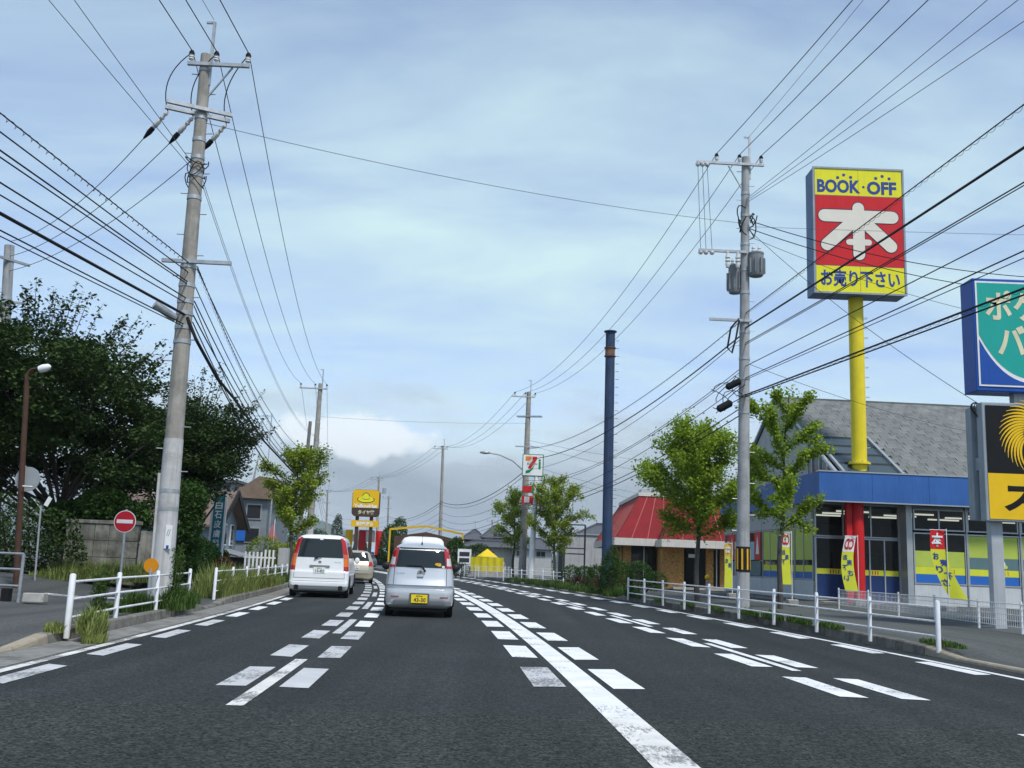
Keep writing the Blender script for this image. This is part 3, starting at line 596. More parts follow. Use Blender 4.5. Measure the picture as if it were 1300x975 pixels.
for k, p in enumerate(tR):
    s = BR + p; e = gp((1065, 1110, 1157)[k], 0, s.z - .25); wire(s, s + (e - s) * 4.2, .5, .013, label='heavy power line rising from the transformer pole crossarm', group='power lines toward the viewer, shop side')
s = BR + onR(hR) + Vector((.05, 0, .6)); e = gp(1083, 0, s.z - .2); wire(s, s + (e - s) * 4, .4, .007, M_wireg, 'thin earth wire from the tip of the transformer pole', None)
for k, x in enumerate((1220, 1255, 1297)):
    s = BR + onR(hR - 1.35 - .06 * k); e = gp(x, 0, s.z - .3); wire(s, s + (e - s) * 3, .5, .009, M_wireg, 'thin grey line of the trio slanting off the transformer pole', 'trio of thin grey lines')
rl = [(8.55, 128, .014, .25), (8.1, 188, .030, 0), (7.65, 232, .015, 0), (7.6, 236, .012, 0), (6.95, 270, .014, 0), (6.6, 292, .016, 0), (6.55, 288, .011, 0), (6.1, 318, .026, .3), (6.05, 322, .02, 0)]
for k, (z, ye, r, coil) in enumerate(rl):
    s = BR + onR(z); X = 7.9 + .12 * k; d = sight(1300, ye); e = Vector((0, 0, CAM_H)) + d * (X / d.x); rt = (s.y + 16) / (s.y - e.y); q = s + (e - s) * rt; zz = s.z - .15; t = (s.y - e.y) / (s.y + 16); sag = max(.05, (s.z + (zz - s.z) * t - e.z) / (4 * t * (1 - t)))
    wire(s + Vector((0, -.15, 0)), (q.x, -16, zz), sag, r, label='cable sweeping up past the bookshop pylon from the transformer pole', group='cables past the bookshop pylon', coil=coil)
# --- next pole on that side with the lamp
R2b = at(663, 722, 66); R2t = at(671.5, 498, 66)
R2, on4, B4 = pole('utility pole with curved street lamp arm beside convenience store sign', (R2b.x, 66, .1), R2t, .26, .15, bands=(6, 7.5, 9), ext=.8)
t4 = arm(R2, on4(R2t.z - .45), 1.6, -.4, R(6), ins=(-.95, -.25, .42)); arm(R2, on4(R2t.z - 1.75), 1.7, .1, R(-14), double=True); arm(R2, on4(R2t.z - 3.8), 1.6, 0, R(3))
m = MB(); c = on4(7.0); m.tube([c, c + Vector((-.9, -.2, .75)), c + Vector((-1.8, -.4, 1.1)), c + Vector((-2.6, -.5, 1.2))], .045, 8); m.build('lamp_arm', M_galv, R2, smooth=True)
m = MB(); m.sphere(c + Vector((-2.75, -.5, 1.2)), .36, 12, (1, .5, .3)); m.build('lamp_head', M_galv, R2, smooth=True)
for p, q in zip(tR, t4): wire(BR + p + Vector((0, .05, 0)), B4 + q, 1.5, .012, label='power line dipping from transformer pole to the street lamp pole', group='power lines ahead, shop side')
for z0, z1, sg, r, coil in ((8.45, 8.6, .9, .013, .35), (8.0, 7.9, .9, .026, 0), (7.9, 7.2, .9, .012, 0), (7.0, 6.5, 1.0, .013, 0), (6.9, 6.2, .9, .013, 0), (6.5, 5.3, .8, .014, 0), (5.8, 4.9, .75, .018, 0), (5.6, 4.6, .7, .02, 0)):
    wire(BR + onR(z0) + Vector((0, .15, 0)), B4 + on4(z1) + Vector((0, -.2, 0)), sg, r, label='cable running from the transformer pole down to the street lamp pole', group='cables ahead, shop side', coil=coil)
# cross-street wires
wire(B + on(10.1) + Vector((.1, 0, 0)), BR + onR(hR - 2.1), .25, .008, M_wireg, 'thin wire crossing high over the road between the two tall poles', None)
wire(BR + onR(hR - 2.2), (34, 26, 11.3), .2, .007, M_wireg, 'thin wire leaving the transformer pole behind the book sign', None)
wire(B2 + on2(L2t.z - 2.2), B4 + on4(R2t.z - 2.2), .15, .009, M_wireg, 'thin wire crossing the road beyond the minivan', None)
for k, (x, y, Y) in enumerate(((1310, 352, 30), (1310, 372, 31), (1310, 410, 33))):
    wire(BR + onR(hR - 2.0 - .25 * k) + Vector((.1, 0, 0)), at(x, y, Y), .3, .016 if k < 2 else .009, label='service cable from the transformer pole slanting down behind the book sign', group='service cables behind the book sign')
wire(BR + onR(hR - 2.2), at(1240, 511, 23.0), .25, .009, label='service wire ending at the black and gold sign box', group=None)
wire(BR + onR(7.1), at(1232, 548, 41), .2, .009, label='service wire crossing the bookshop roof', group=None)
for z, (x, y) in ((9.2, (1000, 590)), (8.9, (980, 610)), (7.6, (960, 640)), (7.3, (955, 650))): wire(B4 + on4(z), at(x, y, 95), .8, .011, label='cable from street lamp pole passing behind the restaurant', group='cables behind the restaurant')

# --- far poles
def farpole(label, x, yt, Y, arms=2, r=.2, xb=None):
    b0 = at(xb if xb else x - 4, 712, Y); t0 = at(x, yt, Y); rt, o2, bb = pole(label, (b0.x, Y, 0), t0, r, r * .6, steps=False, bands=(7,), ext=.7, group='distant utility poles')
    i = arm(rt, o2(t0.z - .35), 1.7, -.3, R(10), ins=(-.9, -.2, .45))
    if arms > 1: arm(rt, o2(t0.z - 2), 1.2, .1, R(-20))
    return rt, o2, bb, i
P5 = farpole('slender pole standing behind the yellow portal frame', 562.5, 566, 108, 1, .22, 558)
P6 = farpole('pole with small transformer beside the hat sign', 481, 606, 128, 2, .2, 478); m = MB(); m.lathe(P6[1](9.3) + Vector((.75, -.1, 0)), [(.25, 0), (.25, .7)], 10); m.build('transformer', M_galv, P6[0])
P7 = farpole('distant pole between the hat sign and yellow portal', 493.5, 630, 165, 2, .2, 491)
P8 = farpole('distant pole beyond the minivan, against the hills', 416, 622, 155, 2, .2, 413)
P9 = farpole('tiny distant pole right behind the portal eave', 625, 660, 190, 1, .2, 624)
lab5 = 'slack line between the lamp pole and far poles'
for p, q in zip(t4, P5[3]): wire(B4 + p, P5[2] + q, 1.3, .014, label=lab5, group='far power lines')
for p, q in zip(P5[3], P6[3]): wire(P5[2] + p, P6[2] + q, .8, .014, label='far power line toward the hat sign pole', group='far power lines')
for p, q in zip(P6[3], P8[3]): wire(P6[2] + p, P8[2] + q, .8, .014, label='far power line beyond the hat sign', group='far power lines')
for z0, z1, r in ((7.2, 7.4, .03), (6.9, 7.1, .02), (6.0, 6.3, .016), (5.4, 5.6, .016), (4.9, 5.0, .02), (4.7, 4.6, .02)):
    wire(B4 + on4(z0), P5[2] + P5[1](z1), 1.1, r, label='sagging cable between the lamp pole and the portal pole', group='far cables')
    wire(P5[2] + P5[1](z1), P7[2] + P7[1](z1 + .6), 1.1, r, label='sagging cable beyond the portal pole', group='far cables')
for p, q in zip(t2, P8[3]): wire(B2 + p, P8[2] + q, 1.4, .012, label='power line from the minivan pole toward the hills', group='far power lines')
for z in (6.5, 7.2, 8.0): wire(B2 + on2(z), P8[2] + P8[1](z - .5), 1.2, .014, label='cable from the minivan pole toward the hills', group='far cables'); wire(P8[2] + P8[1](z - .5), P7[2] + P7[1](z), .8, .014, label='cable in front of the hills', group='far cables')

# ------------------------------------------------------------------ bookshop
M_bwall = mat('shop_wall', (.42, .43, .42), .85, var=.08, bump=.1, streak=.25); M_blue = mat('fascia_blue', (.04, .125, .36), .5, var=.14, scale=1.2, streak=.3)
M_alu = mat('aluminium_frame', (.42, .45, .46), .4, metal=.5, var=.08); M_tile = mat('roof_slate', (.165, .175, .17), .9, var=.3, scale=2.5, bump=.3, dirt=(.12, .125, .12), dscale=1.5)
M_tile2 = mat('roof_slate_dark', (.14, .15, .146), .9, var=.3, scale=2.5, bump=.3); M_tile3 = mat('roof_slate_pale', (.185, .195, .188), .9, var=.25, scale=2.5, bump=.3)
M_soffit = mat('soffit', (.30, .31, .31), .8); M_glass = glass('shop_glass', (.015, .02, .022), .42); M_glassr = glass('roof_glass', (.07, .10, .11), .25, .08)
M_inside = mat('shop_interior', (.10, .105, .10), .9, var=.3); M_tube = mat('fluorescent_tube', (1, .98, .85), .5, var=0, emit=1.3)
M_redc = mat('column_red', (.55, .02, .022), .4, var=.06, streak=.08); M_panel = mat('spandrel_panel', (.52, .55, .56), .6, var=.06, streak=.2)
F_yel = mat('film_yellow', (.62, .66, .05), .4, var=.05); F_lime = mat('film_lime', (.42, .52, .09), .4, var=.12, scale=1.5); F_blue = mat('film_blue', (.03, .14, .48), .4, var=.05); F_grey = mat('film_grey', (.11, .19, .20), .45, var=.1)
F_navy = mat('film_navy', (.02, .045, .14), .35)
o0 = at(1040, 618, 36.0); LOT = .24
BS_ = thing('bookshop', 'blue-fasciaed bookshop with grey slate roof and red entrance column', 'shop', (o0.x, 36.0, LOT), R(2.5))
def zat(y, Y=36.0, x=1100): return at(x, y, Y).z - LOT
zb0, zb1 = zat(637), zat(600.5)          # fascia band
LEN, DEP = 15.0, 14.0; SX = .75; SXL = .18
# fascia
def bpart(name, m_, x0, x1, y0, y1, z0, z1, par=None, bev=0): b_ = MB(); b_.bx(x0, x1, y0, y1, z0, z1); return b_.build(name, m_, par or BS_, bevel=bev)
fas = bpart('fascia', M_blue, 0, LEN, 0, .25, zb0, zb1); bpart('fascia', M_blue, 0, .25, .252, DEP, zb0, zb1)
for k in range(7): bpart('fascia_joint', mat('joint_dark', (.02, .06, .2), .5), 1.95 + 2.1 * k, 1.965 + 2.1 * k, -.003, .0, zb0 + .03, zb1 - .03, fas)
bpart('fascia_trim', M_alu, -.02, LEN, -.025, .27, zb1, zb1 + .045, fas); bpart('fascia_trim', M_alu, -.02, LEN, -.02, .02, zb0 - .04, zb0, fas)
bpart('soffit', M_soffit, .26, LEN, .26, 1.38, zb0 + .02, zb0 + .1); bpart('flat_roof', M_soffit, .27, SX - .01, .27, DEP, zb0 + .115, zb0 + .2)
# walls
                                      # side wall plane
RZ = zat(509, 43.0, 1100)
M_gable = M_bwall
b = MB(); b.prismx([(1.4, zb0 + .12), (DEP, zb0 + .12), (DEP, zb1), (7.3, RZ - .12), (3.3, zb1 + (3.1) * .52), (3.3, zb1 + .01), (1.4, zb1 + .01)], SX, SX + .2); b.build('gable_wall', M_gable, BS_)
bpart('back_wall', M_bwall, SX + .2, LEN, DEP - .2, DEP, 0, zb1); bpart('end_wall', M_bwall, LEN - .2, LEN, .8, DEP - .2, 0, zb1)
bpart('floor_slab', M_conc, .3, LEN, .5, DEP, -.24, .02)
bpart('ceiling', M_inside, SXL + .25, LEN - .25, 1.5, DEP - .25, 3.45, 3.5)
# roof: deck, slates laid in courses
DK = MB(); v0, v1 = .2, 7.3; ze = zb1 + .02; slope = math.atan2(RZ - ze, v1 - v0); SL = math.hypot(RZ - ze, v1 - v0)
def onroof(u, s, h=0): return Vector((u, v0 + s * math.cos(slope) - h * math.sin(slope), ze + s * math.sin(slope) + h * math.cos(slope)))
GU0, GU1, GS1 = .95, 3.15, 3.5                 # glazed bay in the slope
DK.add([onroof(SX - .1, GS1), onroof(LEN, GS1), onroof(LEN, SL), onroof(SX - .1, SL)], [(0, 1, 2, 3)])
DK.add([onroof(GU1, 0), onroof(LEN, 0), onroof(LEN, GS1 - .002), onroof(GU1, GS1 - .002)], [(0, 1, 2, 3)])
DK.add([(SX - .1, 7.3, RZ), (LEN, 7.3, RZ), (LEN, DEP + .3, zb1), (SX - .1, DEP + .3, zb1)], [(0, 1, 2, 3)])
roof = DK.build('roof', M_tile2, BS_)
TW, CO = .36, SL / 23; tm = []
for mm_ in (M_tile, M_tile2, M_tile3):
    b = MB(); b.box((0, 0, 0), (TW - .012, CO * 1.18, .035)); me = b.mesh('slate'); me.materials.append(mm_); tm.append(me)
rest = MB(); random.seed(11); nt_ = 0
for r_ in range(23):
    s = CO * (r_ + .5); c_ = 0; u = SX - .05 + (TW / 2 if r_ % 2 else 0)
    while u < LEN - .3:
        if not (u < GU1 + .1 and s < GS1 + .1):
            rot = Matrix.Rotation(slope + R(5), 3, 'X'); p = onroof(u, s, .03 + random.uniform(0, .006))
            if u < 7.4 and nt_ < 292:
                # alternate butt lengths make the stepped diagonal pattern
                o = inst('slate', tm[(0 if (c_ + r_) % 3 else 1) if random.random() < .8 else 2], roof, p + Vector((0, -.02 if (c_ + r_) % 2 else 0, 0)), 0, rot=(slope + R(5), 0, 0)); nt_ += 1
            else: rest.box(p, (TW - .012, CO * 1.18, .02), m=rot)
        u += TW; c_ += 1
rest.build('slates', M_tile, roof, kind='stuff')
b = MB(); b.beam(onroof(SX - .12, SL, .05), onroof(LEN, SL, .05), .16, .07); b.build('ridge_cap', M_tile2, roof)
b = MB(); b.beam(onroof(SX - .08, -.1, .03), onroof(SX - .08, SL, .03), .12, .1); b.build('verge_trim', M_alu, roof)
b = MB(); b.beam((SX - .08, 7.3, RZ + .02), (SX - .08, DEP + .3, zb1 + .02), .12, .1); b.build('verge_trim', M_alu, roof)
# glazed bay
gl = MB(); gl.add([onroof(GU0, .0, .01), onroof(GU1, .0, .01), onroof(GU1, GS1, .01), onroof(GU0, GS1, .01)], [(0, 1, 2, 3)]); glz = gl.build('roof_glazing', M_glassr, BS_)
for k in range(5): b = MB(); s = GS1 * k / 4; b.beam(onroof(GU0, s, .03), onroof(GU1, s, .03), .05, .05); b.build('glazing_bar', mat('bar_dark', (.06, .075, .08), .5), glz)
for u in (GU0, GU1): b = MB(); b.beam(onroof(u, -.1, .06), onroof(u, GS1 + .05, .06), .1, .1); b.build('glazing_bar', M_alu, glz)
b = MB(); b.add([(SX + .02, .35, zb1 + .02), (SX + .02, 3.3, zb1 + .02), (SX + .02, 3.3, zb1 + 1.6)], [(0, 1, 2)]); b.build('side_glazing', M_glassr, BS_)
for y in (1.2, 2.0, 2.8): b = MB(); b.bx(SX - .03, SX + .05, y - .03, y + .03, zb1, zb1 + (y - .3) * math.tan(slope)); b.build('glazing_bar', M_alu, glz)
# entrance recess and doors, window bays
def bay(x0, x1, y, z0, z1, par=None, frame=.05, name='window', cols=1, axis='x', g_=None):
    f = MB()
    def bb(a0, a1, zz0, zz1):
        if axis == 'x': f.bx(a0, a1, y - .05, y + .05, zz0, zz1)
        else: f.bx(y - .05, y + .05, a0, a1, zz0, zz1)
    bb(x0, x1, z0, z0 + frame); bb(x0, x1, z1 - frame, z1)
    for k in range(cols + 1): xx = x0 + (x1 - x0 - frame) * k / cols; bb(xx, xx + frame, z0 + frame, z1 - frame)
    fr = f.build(name, M_alu, par or BS_)
    for k in range(cols):
        a0 = x0 + (x1 - x0 - frame) * k / cols + frame; a1 = x0 + (x1 - x0 - frame) * (k + 1) / cols; p = MB()
        if axis == 'x': p.add([(a0, y, z0 + frame), (a1, y, z0 + frame), (a1, y, z1 - frame), (a0, y, z1 - frame)], [(0, 1, 2, 3)])
        else: p.add([(y, a0, z0 + frame), (y, a1, z0 + frame), (y, a1, z1 - frame), (y, a0, z1 - frame)], [(0, 1, 2, 3)])
        p.build('pane', g_ or M_glass, fr)
    return fr
XW = at(1155, 700, 36.7).x - o0.x               # where the window bays start
DRY = 1.35; dt = 2.35
bay(SXL + .1, 1.75, DRY, .05, dt, cols=1); d1 = bay(1.75, XW, DRY, .05, dt, cols=3, name='entrance_door'); bay(SXL + .1, XW, DRY, dt + .02, zb0, cols=3)
for x0, x1 in ((SXL + .16, 1.72), (1.82, XW - .06)):
    bpart('door_film', F_navy, x0, x1, DRY - .012, DRY - .006, .12, 1.0, d1); bpart('door_film', F_yel, x0, x1, DRY - .012, DRY - .006, 1.003, 1.2, d1)
    for k in range(4): bpart('film_letter', C_red, x0 + .5 + .1 * k, x0 + .54 + .1 * k, DRY - .016, DRY - .0125, 1.03, 1.17, d1)
bpart('pier', M_alu, XW, XW + .22, .7, DRY + .05, 0, zb0)
zs = zat(668); zw = zat(672); zq = zat(741)
for k in range(5):
    x0 = XW + .25 + 2.02 * k; x1 = x0 + 1.97; wz0 = zat(739); wz1 = zat(672)
    w_ = bay(x0, x1, .75, wz0, wz1, name='window')
    tr_ = bay(x0 + .02, x1 - .02, .75, wz1 + .08, zb0 - .12, cols=2, name='transom_window')
    pn = bpart('spandrel_panel', M_panel, x0, x1, .72, .8, .02, wz0 - .01); bpart('mullion', M_alu, x1 + .003, x1 + .047, .66, .82, 0, zb0)
    if k == 0: films = ((F_blue, wz0 + .06, wz0 + .36), (F_yel, wz0 + .363, wz0 + .62), (F_lime, wz0 + .623, wz0 + 1.2))
    else: films = ((F_blue, wz0 + .06, wz0 + .36), (F_yel, wz0 + .363, wz0 + .60), (F_grey, wz0 + .603, wz0 + 1.02), (F_lime, wz0 + 1.023, wz1 - .06))
    for fm, z0, z1 in films: bpart('window_film', fm, x0 + .06, x1 - .06, .735, .741, z0, z1, w_)
    for j in range(5): bpart('film_letter', mat('film_orange', (.65, .25, .03), .4), x0 + 1.0 + .12 * j, x0 + 1.04 + .12 * j, .731, .7345, wz0 + .4, wz0 + .56, w_)
    if k:
        b = MB(); disc(b, x0 + 1.25, wz0 + .82, .16, .73); b.build('film_emblem', C_white, w_); b = MB(); disc(b, x0 + 1.1, wz0 + .72, .07, .7305); disc(b, x0 + 1.42, wz0 + .72, .07, .7305); b.build('film_emblem', F_yel, w_)
# side windows along the street
for k in range(6):
    y0 = 1.45 + 2.1 * k; w_ = bay(y0, y0 + 2.05, SXL + .1, .75, 2.75, axis='y', cols=2); bpart('spandrel_panel', M_panel, SXL + .03, SXL + .17, y0, y0 + 2.05, .02, .74)
    if k < 3:
        for fm, z0, z1 in ((F_blue, .8, 1.05), (F_yel, 1.053, 1.3), (F_lime, 1.5, 2.7)): bpart('window_film', fm, SXL + .075, SXL + .085, y0 + .06, y0 + 1.98, z0, z1, w_)
    else:
        bpart('poster', C_red, SXL + .01, SXL + .02, y0 + .1, y0 + 1.0, 1.5, 2.7, w_); bpart('poster', F_grey, SXL + .01, SXL + .02, y0 + .1, y0 + 1.95, .82, 1.45, w_); bpart('poster', mat('poster_sky', (.3, .5, .6), .5), SXL + .01, SXL + .02, y0 + 1.05, y0 + 1.95, 1.5, 2.3, w_)
        b = MB(); b.add([(SXL + .005, y0 + .8, 1.75), (SXL + .005, y0 + .3, 1.75), (SXL + .005, y0 + .55, 2.6)], [(0, 1, 2)]); b.build('poster_figure', C_white, w_)
    bpart('transom_wall', M_bwall, SXL + .02, SXL + .18, y0, y0 + 2.05, 2.76, zb0 + .11)
# inside: shelves and lit tubes
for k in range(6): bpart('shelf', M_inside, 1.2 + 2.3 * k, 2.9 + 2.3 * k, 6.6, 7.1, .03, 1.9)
for k in range(5):
    for j in range(3): bpart('ceiling_light', M_tube, 1.5 + 2.5 * k, 2.8 + 2.5 * k, 2.3 + 1.5 * j, 2.38 + 1.5 * j, 3.36, 3.42)
# red column in front
cX = at(1094, 700, 36.3).x - o0.x
b = MB(); b.cyl((cX, .55, -.05), (cX, .55, zb0 + .03), .235, n=20); b.build('entrance_column', M_redc, BS_, smooth=True)
bpart('column_fin', M_redc, cX - .43, cX - .225, .45, .65, 0, zb0 + .02)

# pylon sign over the entrance
pc = at(1089, 400, 36.5); PY = thing('pylon_sign', 'tall yellow column with square yellow and red book sign', 'sign', (pc.x, 36.55, LOT))
zt, zbm = at(1089, 214, 36).z - LOT, at(1089, 373, 36).z - LOT; SWd = at(1148, 300, 36).x - at(1032.5, 300, 36).x; zcol = zat(600)
b = MB(); b.cyl((0, .15, zcol), (0, .15, zbm + .05), .275, n=24); b.build('column', C_polyel, PY, smooth=True)
b = MB(); b.cyl((0, .15, zcol + .36), (0, .15, zcol + .43), .40, n=24); b.build('flange', C_polyel, PY, smooth=True)
for k in range(8): b = MB(); a = k * math.pi / 4; b.cyl((.34 * math.cos(a), .15 + .34 * math.sin(a), zcol + .43), (.34 * math.cos(a), .15 + .34 * math.sin(a), zcol + .48), .025, n=6); b.build('bolt', M_galv, PY)
for k in range(14): b = MB(); z = zcol + 1 + .38 * k; b.tube([(.27, .1, z), (.42, .1, z), (.42, .28, z), (.27, .28, z)], .01, 5); b.build('rung', M_galv, PY)
xo = (at(1091, 300, 36).x - pc.x); y0 = -.55; bz = MB(); bz.bx(xo - SWd / 2, xo + SWd / 2, y0, y0 + .95, zbm, zt); box_ = bz.build('sign_box', C_blueside, PY, bevel=.02)
H = zt - zbm; fw = SWd - .14
def face(x0, x1, z0, z1, m_, y, nm='panel'): b_ = MB(); b_.add([(x0, y, z0), (x1, y, z0), (x1, y, z1), (x0, y, z1)], [(0, 1, 2, 3)]); return b_.build(nm, m_, box_)
yf = y0 - .004
fr_ = MB(); fr_.bx(xo - SWd / 2 - .02, xo + SWd / 2 + .02, y0 - .03, y0 + .02, zt - .05, zt + .02); fr_.bx(xo - SWd / 2 - .02, xo + SWd / 2 + .02, y0 - .03, y0 + .02, zbm - .02, zbm + .05)
for s in (-1, 1): fr_.bx(xo + s * (SWd / 2 - .015) - .035, xo + s * (SWd / 2 - .015) + .035, y0 - .028, y0 + .015, zbm + .05, zt - .05)
fr_.build('sign_frame', C_signgrey, box_)
z1_, z2_ = zbm + H * .215, zbm + H * .775
face(xo - fw / 2, xo + fw / 2, zbm + .05, z1_ - .01, C_yel, yf); face(xo - fw / 2, xo + fw / 2, z1_ + .01, z2_ - .01, C_red, yf); face(xo - fw / 2, xo + fw / 2, z2_ + .01, zt - .05, C_yel, yf)
face(xo - .006, xo + .006, zbm + .05, zt - .05, mat('seam', (.3, .05, .05), .6), yf - .0012, 'seam')
put_text('BOOK', box_, C_navy, xo - fw * .225, yf - .004, z2_ + H * .075, fw * .50, H * .108, .042); put_text('OFF', box_, C_navy, xo + fw * .27, yf - .004, z2_ + H * .070, fw * .34, H * .108, .042)
b = MB(); disc(b, xo + fw * .06, z2_ + H * .075, .05, yf - .004)
for dx_, dz_ in ((-.235, .145), (-.165, .168), (-.085, .15), (.205, .15), (.28, .168), (.36, .15)): disc(b, xo + fw * dx_, z2_ + H * dz_, .062, yf - .004)
b.build('dot', C_navy, box_)
put_text('お売り下さい', box_, C_navy, xo, yf - .004, zbm + H * .118, fw * .90, H * .135, .03)
def hon(mb, x, z, s, r, y):
    stad(mb, x - .47 * s, z + .22 * s, x + .47 * s, z + .22 * s, r, y); stad(mb, x, z + .34 * s, x, z - .33 * s, r * .93, y - .0004)
    stad(mb, x - .05 * s, z + .17 * s, x - .44 * s, z - .20 * s, r, y - .0008); stad(mb, x + .05 * s, z + .17 * s, x + .44 * s, z - .20 * s, r, y - .0012); stad(mb, x - .135 * s, z - .155 * s, x + .135 * s, z - .155 * s, r * .5, y - .0016)
hs2 = H * .50; hz = (z1_ + z2_) / 2; b = MB(); hon(b, xo - .02, hz - .02, hs2 * 1.10, .275, yf - .004); b.build('character_outline', C_outline, box_); b = MB(); hon(b, xo - .02, hz - .02, hs2 * 1.10, .240, yf - .008); b.build('character', C_cream, box_)

# banner flags on poles
def banner(label, x, yt, yb, Y, head, tail, bendk, wpx=20, headc=C_red, headtxt='本', headm=None, mirror=False, base=.2):
    t_, b_ = at(x, yt, Y), at(x, yb, Y); root = thing('banner_flag', label, 'banner', (t_.x, Y, base), 0, 'advertising banner flags'); h0, h1 = b_.z - base, t_.z - base; w = wpx * Y / F_PX; H_ = h1 - h0
    m = MB(); m.cyl((w / 2 + .03, 0, 0), (w / 2 + .03, 0, h1 + .05), .014, n=8); m.cyl((-w / 2, 0, h1 + .01), (w / 2 + .03, 0, h1 + .01), .01, n=6); m.build('banner_pole', C_white, root, smooth=True)
    m = MB(); m.box((w / 2 + .03, 0, .08), (.34, .34, .2)); m.build('base_weight', M_conc, root, bevel=.03)
    bend = lambda X, Zz, y=0: Vector((X + bendk[0] * ((h1 - Zz) / H_) ** 2 + bendk[1] * math.sin(3.1 * (h1 - Zz) / H_), y + .06 * math.sin(4 * (h1 - Zz) / H_ + X * 5), Zz))
    def cl(z0, z1, m_, y, nm): b2 = MB(); b2.grid(lambda u, v: bend(-w / 2 + w * u, z0 + (z1 - z0) * v, y), 6, 14); return b2.build(nm, m_, root, smooth=True)
    zs_ = h1 - H_ * .28; cl(zs_, h1, headc, 0, 'banner_head'); ct = cl(h0, zs_ - .002, F_yel, 0, 'banner_cloth')
    put_text(headtxt, root, headm or C_white, 0, -.012, (h1 + zs_) / 2, w * .82, H_ * .2, .03, mirror, bend=bend)
    for k, ch in enumerate(tail):
        put_text(ch, root, C_navy, (-.2 if k % 2 == 0 else .18) * w, -.012, zs_ - H_ * .1 - H_ * .095 * k, w * .4, H_ * .1, .03, mirror, bend=bend)
    return root
banner('yellow banner with white CD head hanging before the red column', 1080, 681, 751, 33.6, 0, 'お売下さい', (0, -.12), 15, C_white, 'CD', C_red, True, LOT)
banner('twisted yellow banner with red book character at the shop windows', 1190, 673, 760, 31.0, 0, 'お売り下さ', (.6, -.05), 20, C_red, '本', None, False, .24)
banner('narrow yellow banner with white CD head under the slim ginkgo', 998, 676, 742, 33.0, 0, 'お売下', (0, -.02), 11, C_white, 'CD', C_red, True)
banner('folded yellow banner by the shop posters near the striped pole', 924, 690, 748, 39.0, 0, 'お売', (0, .03), 9, mat('banner_orange', (.7, .45, .05), .6), '本', C_white)

# ------------------------------------------------------------------ pylon of two box signs at the forecourt edge
a = at(1277, 795, 22); YS = 22.0
TS = thing('roadside_sign', 'grey posts carrying teal sign box above black and gold sign box', 'sign', (a.x, YS, .2))
C_deep = mat('sign_blue', (.02, .085, .36), .4, var=.06, streak=.1); C_teal = mat('sign_teal', (.02, .36, .30), .4, var=.05); C_gold = mat('sign_gold', (.80, .50, .015), .4, var=.05); C_blk = mat('sign_black', (.012, .012, .012), .35); C_beige = mat('sign_beige', (.70, .66, .45), .4)
M_post = mat('grey_post', (.40, .43, .45), .5, var=.1, streak=.2)
def xo_(px): return at(px, 600, YS).x - a.x
def zo_(py, px=1270): return at(px, py, YS).z - .2
for xx in (0, 2.3): b = MB(); b.box((xx, .3, zo_(512) / 2 - .1), (.27, .22, zo_(512) + .2)); b.build('post', M_post, TS, bevel=.02)
b = MB(); b.box((xo_(1305), .3, (zo_(512) + zo_(496)) / 2), (.24, .22, .5)); b.build('post', M_post, TS)
b = MB(); b.bx(xo_(1245), xo_(1245) + 3.2, 0, .62, zo_(497), zo_(354)); tb = b.build('sign_box', C_deep, TS, bevel=.02)
fx = xo_(1248); fz0, fz1 = zo_(491), zo_(358); b = MB(); b.bx(fx, fx + 3.05, -.02, -.004, fz0, fz1); b.build('sign_border', C_white, tb)
b = MB(); w_ = 2.98; pl_ = [(fx + .04 + w_ * i / 24, fz0 + .05 + (fz1 - fz0) * (.05 + .41 * abs(2 * i / 24 - 1) ** 3)) for i in range(25)]; b.add([(x, -.024, z) for x, z in pl_] + [(fx + .04 + w_, -.024, fz1 - .04), (fx + .04, -.024, fz1 - .04)], [tuple(range(27))]); b.build('panel', C_teal, tb)
b = MB(); lo_ = [(x, z - .1) for x, z in pl_]; b.add([(fx + .04, -.025, fz0 + .04), (fx + .04 + w_, -.025, fz0 + .04)] + [(x, -.025, z) for x, z in lo_[::-1]], [tuple(range(27))]); b.build('panel', C_deep, tb)
put_text('ポケ', tb, C_beige, xo_(1260) + .62, -.03, zo_(388), 1.24, .70, .03); put_text('バイ', tb, C_beige, xo_(1274) + .62, -.03, zo_(432), 1.24, .70, .03)
# black and gold box with a second box behind
b = MB(); b.bx(xo_(1250), xo_(1250) + 3.1, 0, .28, zo_(662), zo_(511)); gb = b.build('sign_box', C_signgrey, TS, bevel=.02)
b = MB(); b.bx(xo_(1250) - .05, xo_(1250) + 2.9, .45, .72, zo_(660), zo_(514)); b.build('sign_box', C_signgrey, TS, bevel=.02); 
b = MB(); b.bx(xo_(1250) + .02, xo_(1250) + .3, .28, .45, zo_(596), zo_(580)); b.build('bracket', C_signgrey, TS)
gx = xo_(1254); gz = zo_(601); b = MB(); b.add([(gx, -.012, gz), (gx + 2.95, -.012, gz), (gx + 2.95, -.012, zo_(515)), (gx, -.012, zo_(515))], [(0, 1, 2, 3)]); b.build('panel', C_blk, gb)
b = MB(); b.add([(gx, -.012, zo_(659)), (gx + 2.95, -.012, zo_(659)), (gx + 2.95, -.012, gz), (gx, -.012, gz)], [(0, 1, 2, 3)]); b.build('panel', C_gold, gb)
put_text('スシ', gb, C_blk, gx + .33 + .75, -.016, zo_(631), 1.5, .62, .05)
b = MB(); ccx, ccz = gx + 1.15, zo_(551)
